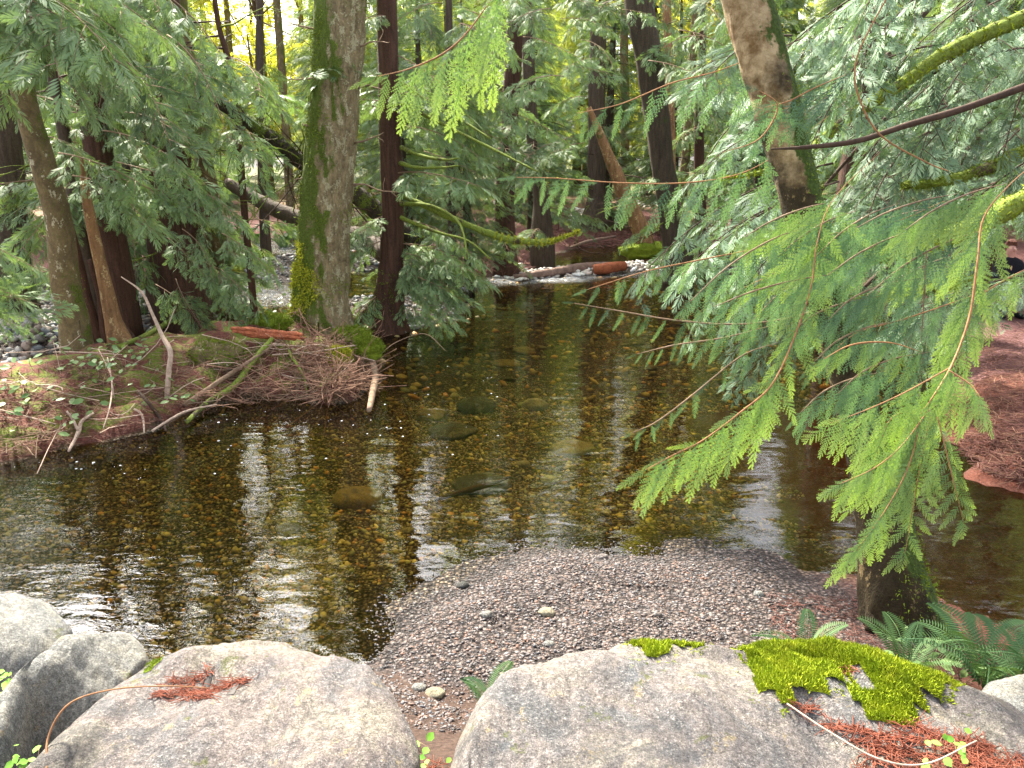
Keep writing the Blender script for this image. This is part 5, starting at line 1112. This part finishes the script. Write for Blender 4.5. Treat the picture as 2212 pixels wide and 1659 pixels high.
# long dry grass stem arching over the pink boulder
V, F = tube(spl([at(100, 1670, 1.85), at(105, 1590, 1.95), at(150, 1520, 2.0), at(240, 1490, 2.02), at(350, 1482, 2.05), at(450, 1486, 2.1)], 30), [.0035, .003, .0025, .0015], 6)
solo('dry_stem', V, F, M['orange_twig'], 'dry orange stem arching across the left of the pink boulder', 'stem')
V, F = tube(spl([at(1700, 1520, 1.95), at(1790, 1580, 1.85), at(1900, 1640, 1.75), at(2000, 1650, 1.75), at(2110, 1600, 1.8)], 30), [.003, .003, .002], 6)
solo('dry_stem', V, F, M['pale_stick'], 'thin pale twig lying on the needles of the mossy boulder', 'stem')

# leafy plants (each leaf its own part)
LT = (np.array([(0, 0, 0), (.25, .24, .02), (.25, -.24, .02), (.6, .28, .0), (.6, -.28, .0), (1, 0, -.1), (.3, 0, -.04), (.65, 0, -.05)], float), np.array([(0, 6, 1), (0, 2, 6), (6, 7, 3), (6, 3, 1), (6, 2, 4), (6, 4, 7), (7, 5, 3), (7, 4, 5)]))
LEAF = mkmesh('leaf', LT[0], LT[1], M['salal'], True); LEAFC = mkmesh('leaf', LT[0]*np.array([1, 1.35, 1]), LT[1], M['clover'], True)
def plant(label, p, n, size, spread, h, leaf, seed, name='salal_plant', group=None, stemmat='twig'):
    r = np.random.default_rng(seed); t = thing(name, label, 'plant', p, group); st = []
    for k in range(n):
        q = p+np.array([r.normal()*spread, r.normal()*spread*.7, h*(.4+.8*r.random())]); a = r.random()*6.28
        o = link('leaf', leaf, t); put(o, p, q, (math.cos(a), math.sin(a)-.4, -.15+.25*r.normal()), (.4*r.normal(), -.5+.4*r.normal(), 1), size*r.uniform(.7, 1.25))
        if k % 2 == 0: st.append(tube(np.array([p+np.array([r.normal()*.02, 0, -.02]), (p+q)/2+r.normal(size=3)*.02, q]), [size*.04, size*.025], 3))
    V, F = join(st); part('stems', V, F, M[stemmat], t); return t
bl = [(40, 745), (90, 740), (140, 755), (20, 800), (60, 850), (110, 880), (180, 800), (215, 850), (195, 815), (270, 800), (150, 930), (300, 770), (230, 760), (370, 720), (430, 690), (470, 690), (520, 680), (560, 690), (600, 680), (630, 670), (545, 665), (700, 700), (740, 715), (775, 695), (340, 840), (385, 880), (690, 690), (10, 900), (760, 740), (650, 655)]
near_ = {(40, 745): 'at the far left beside the alder', }
for k, (u, v_) in enumerate(bl):
    if u < 260: wh = 'on the left slope of the bank'
    elif u < 480: wh = 'on the middle of the bank'
    elif u < 660: wh = 'on the crest behind the rotten log'
    else: wh = 'at the foot of the thick mossy trunk'
    x_ = ('beside the curved alder', 'left of the alder foot', 'below the alder foot', 'at the left picture edge', 'low at the left edge', 'midway down the left slope', 'below the split cedar', 'uppermost of three below the split cedar', 'left of three below the split cedar', 'between split cedar and tall pale stick',
          'lowest near the forked root', 'right of the split cedar foot', 'under the split cedar', 'right of the tall pale stick', 'left end of the crest', 'crest above the mossy stone', 'crest left of the rotten log', 'crest behind the rotten log left half', 'crest behind the rotten log right half', 'crest left of the thick trunk',
          'farthest on the crest', 'front of the thick trunk', 'right foot of the thick trunk', 'between thick trunk and slim cedar', 'left of the tall pale stick', 'right of the tall pale stick foot', 'left front of the thick trunk', 'lowest at the left edge', 'on the mossy knob side', 'left foot of the thick trunk')[k]
    plant(f'pale round-leaved shrublet, {x_}', onbank(u, v_), 11, .095, .24, .15, LEAF, 900+k, group=f'round-leaved shrublets {wh}')
for k, (u, v_, Yd, n, sz, lb) in enumerate([(30, 1455, 2.55, 22, .032, 'patch of bright clover-like leaves between the two left boulders'), (70, 1620, 2.0, 24, .028, 'clump of small green leaves in the bottom left corner'), (900, 1590, 2.45, 9, .035, 'tiny green seedling in the gap between the big boulders'), (905, 1640, 2.3, 6, .03, 'second small seedling lower in the boulder gap'), (2050, 1640, 1.85, 18, .026, 'small green leaves among the rust needles on the mossy boulder')]):
    p = at(u, v_, Yd)
    if k < 4: p[2] = max(ztop(p[0], p[1]), p[2]-.05)
    plant(lb, p-np.array([0, 0, .01]), n, sz, .055 if k != 4 else .07, .035, LEAFC, 950+k, 'clover_plant', None)

# ferns
def fern_t(n=26, seed=0, droop=.5):
    V = []; F = []; r = np.random.default_rng(seed)
    def P(t): return np.array([t*(1-.12*t), 0, .25*math.sin(t*2.4)-droop*.45*t*t])
    for i in range(n):
        t = .1+.9*i/n; L = .17*math.sin(math.pi*min(1, t*.88+.1))**.7+.01
        for s in (1, -1):
            b = P(t); e = b+np.array([.35*L, s*L, -.12*L]); m1 = b+(e-b)*.5+np.array([.013, 0, .004]); m2 = b+(e-b)*.5-np.array([.013, 0, -.004]); k = len(V); V += [b, m1, e, m2]; F += [(k, k+1, k+2), (k, k+2, k+3)]
    for i in range(8):
        a_, b_ = P(i/8), P((i+1)/8); k = len(V); w_ = np.array([0, .006, 0]); V += [a_-w_, a_+w_, b_+w_, b_-w_]; F += [(k, k+1, k+2), (k, k+2, k+3)]
    return np.array(V), np.array(F)
FERN = [mkmesh('frond', *fern_t(28, k, .3+.35*k), M['fern'], False) for k in range(3)]
def fern(label, p, n, L, seed, dirs=None, group='sword ferns'):
    r = np.random.default_rng(seed); t = thing('sword_fern', label, 'fern', p, group)
    for k in range(n):
        a = (k+.3*r.random())/n*6.283 if dirs is None else dirs[k]; o = link('frond', FERN[r.integers(3)], t)
        el = r.uniform(.5, 1.3); put(o, p, p, (math.cos(a), math.sin(a), el), (-math.cos(a)*el, -math.sin(a)*el, 1), L*r.uniform(.75, 1.1))
    return t
def gp(u, v_, z): p = gd(u, v_, z); return np.array([p[0], p[1], ztop(p[0], p[1])])
fern('big sword fern at the right edge below the dark water', gp(2130, 1460, .35), 11, .52, 1)
fern('sword fern spreading to the left of the leaning trunk foot', gp(1960, 1430, .3), 8, .42, 2)
fern('two-fronded fern standing up behind the mossy boulder', gp(1745, 1400, .25), 5, .38, 3)
fern('small fern tips showing above the left slope of the mossy boulder', gp(1060, 1500, .3), 4, .30, 4, dirs=[1.2, 2.2, 2.8, .6])
fern('lone fern tip beside the moss cushion edge', gp(1270, 1455, .3), 3, .26, 5, dirs=[1.4, 2.0, .8])
fern('tiny fern frond between the other two behind the mossy boulder', gp(1165, 1470, .3), 2, .22, 6, dirs=[1.7, 2.5])
fern('fern leaning in from beyond the right edge', gp(2240, 1480, .45), 8, .45, 7)
for k, (u, v_) in enumerate([(500, 508), (560, 500), (610, 505), (660, 500), (640, 490), (530, 495)]):
    fern(('leftmost', 'second', 'third', 'rightmost', 'tucked-in', 'low')[k]+' bright green fern on the far bank of the stream', gp(u, v_, .4), 10, 1.0, 20+k, group='ferns on the far bank of the stream')
for k, (u, v_) in enumerate([(2030, 1400), (2080, 1450), (2000, 1460), (1960, 1390)]): plant('dark glossy leafed shrub among the sword ferns, '+('beside the trunk foot', 'farthest right', 'lowest, by the boulder', 'left of the trunk foot')[k], gp(u, v_, .3), 12, .055, .09, .14, LEAF, 980+k, group='glossy shrubs among the ferns')

# sticks under and on the water
def wet_stick(label, pts, rad, mat, z=-.05):
    V, F = tube(spl([gd(a_, b_, z) for a_, b_ in pts], 24), rad, 8, .1, 30, 1, 2); return solo('stick', V, F, M[mat], label, 'stick', 'sticks lying in the pool')
wet_stick('curved brown twig lying in the near shallows', [(1245, 1028), (1195, 1045), (1160, 1080), (1168, 1105), (1205, 1122)], [.008, .01, .01, .008], 'dark_twig', -.03)
wet_stick('thin straight stick in the shallows beside the gravel edge', [(912, 1268), (940, 1252), (975, 1232)], [.007, .007, .004], 'dark_twig', -.02)
wet_stick('sunken dark branch beside the long slab', [(940, 1080), (1000, 1062), (1060, 1045), (1100, 1030)], [.015, .03, .025, .01], 'dark_twig', -.12)
stick('spindly twig arching over the water from the end of the bank', [(820, 790, .1), (860, 775, .2), (920, 765, .25), (965, 785, .12)], [.004, .004, .003], 'twig', group=SG, seed=31)

ribbons(scat_poly([(380, 770), (640, 745), (800, 760), (815, 850), (700, 872), (500, 866), (400, 880)], 220, 31, lift=.1), .45, .004, M['twig'], 'twig_litter', 'pale broken twigs heaped along the right half of the bank', 31, flat=.7, curl=.8)
ribbons(scat_poly([(0, 790), (380, 760), (380, 880), (0, 990)], 130, 32, lift=.06), .4, .0035, M['twig'], 'twig_litter', 'pale twigs and runners over the left slope of the bank', 32, flat=.6, curl=.9)
ribbons(scat_poly([(640, 700), (800, 700), (830, 800), (800, 860), (700, 870)], 220, 33, lift=.2), .45, .005, M['twiglitter'], 'root_tangle', 'reddish roots hanging over the right end of the bank', 33, flat=1.4, curl=1.3)
# ------------------------------------------------------------------ the person on the right bank, mostly hidden by sprays
def person():
    Yp = 12.4; fx = at(2165, 640, Yp); zg = ztop(fx[0], Yp); b = np.array([fx[0], Yp, zg])
    t = thing('person', 'person in a black top and grey trousers crouching behind the branches at the right edge', 'person', b)
    def skin(name, J, E, rad, mat):
        me = bpy.data.meshes.new(name); me.from_pydata([tuple(j) for j in J], E, []); o = link(name, me, t); me.materials.append(mat)
        md = o.modifiers.new('skin', 'SKIN'); me.skin_vertices  # layer is made by the modifier
        for k, rr_ in enumerate(rad): me.skin_vertices[0].data[k].radius = (rr_, rr_*.9)
        me.skin_vertices[0].data[0].use_root = True
        o.modifiers.new('sub', 'SUBSURF').levels = 2; o.modifiers['sub'].render_levels = 2; return o
    sk = simple('skin', (.55, .3, .25), .5, var=.05); bk = simple('black_fabric', (.012, .012, .018), .9, var=.2); gr = simple('grey_denim', (.3, .3, .36), .9, var=.2); hr = simple('brown_hair', (.3, .14, .1), .7)
    # crouch, facing the camera-left
    skin('body', [(0, .08, .38), (0, 0, .62), (-.02, -.04, .84), (-.02, -.05, .94), (-.03, -.07, 1.04), (-.035, -.08, 1.14)], [(0, 1), (1, 2), (2, 3), (3, 4), (4, 5)], [.13, .13, .12, .05, .085, .07], sk)
    skin('top', [(0, .08, .40), (0, .02, .6), (-.02, -.03, .82), (-.19, -.04, .83), (-.24, -.16, .62), (-.14, -.3, .52), (.16, -.03, .83), (.22, -.14, .62), (.14, -.3, .52), (-.02, -.055, .97)], [(0, 1), (1, 2), (2, 3), (3, 4), (4, 5), (2, 6), (6, 7), (7, 8), (2, 9)], [.16, .165, .15, .085, .065, .05, .085, .065, .05, .072], bk)
    skin('trousers', [(0, .1, .36), (-.13, .04, .36), (-.16, -.34, .46), (-.16, -.2, .1), (.13, .04, .36), (.15, -.34, .46), (.15, -.2, .1)], [(0, 1), (1, 2), (2, 3), (0, 4), (4, 5), (5, 6)], [.14, .11, .085, .06, .11, .085, .06], gr)
    for s in (-1, 1):
        V = ICO3*np.array([.05, .13, .045])+np.array([.155*s, -.28, .045]); link('shoe', mkmesh('shoe', V, ICO3F, bk), t)
        hb = np.array([.1*s, -.36, .5]); ps = [(ICO2*np.array([.04, .045, .02])+hb, ICO2F)]
        for f in range(4): q = hb+np.array([(-.025+.017*f)*1., -.04, 0]); ps.append(tube(np.array([q, q+np.array([0, -.035, -.005]), q+np.array([0, -.045+.004*abs(f-1.5), -.035])]), [.009, .006], 6))
        q = hb+np.array([-.035*s, -.01, 0]); ps.append(tube(np.array([q, q+np.array([-.02*s, -.03, -.01]), q+np.array([-.015*s, -.05, -.02])]), [.01, .007], 6))
        V, F = join(ps); link('hand', mkmesh('hand', V, F, sk), t)
    hv = ICO3*np.array([.088, .1, .105])+np.array([-.035, -.055, 1.13]); k = ICO3F[(ICO3[ICO3F].mean(1)[:, 1] > -.02) | (ICO3[ICO3F].mean(1)[:, 2] > .6)]
    link('hair', mkmesh('hair', hv, k, hr), t)
    for s in (-1, 1): link('eye', mkmesh('eye', ICO*np.array([.011, .008, .007])+np.array([-.035+.03*s, -.148, 1.105]), ICOF, bk), t)
    link('mouth', mkmesh('mouth', ICO*np.array([.022, .008, .006])+np.array([-.035, -.15, 1.045]), ICOF, hr), t)
    nz = ICO2*np.array([.014, .02, .022])+np.array([-.035, -.165, 1.08]); link('nose', mkmesh('nose', nz, ICO2F, sk), t)
person()
for o in []:
    if 1: pass; 0 and print('DBG', o.name, [round(v,2) for v in o.location], [round(float(v)/2.16) for v in proj(np.array(o.location))], o['label'][:50])
for o in bpy.data.objects:
    if o.parent and o.name.split('.')[0] in ('moss', 'root_moss', 'bough_moss'): o['kind'] = 'stuff'
print('objects', len(bpy.data.objects), 'tris approx', sum(len(m.polygons) for m in bpy.data.meshes))
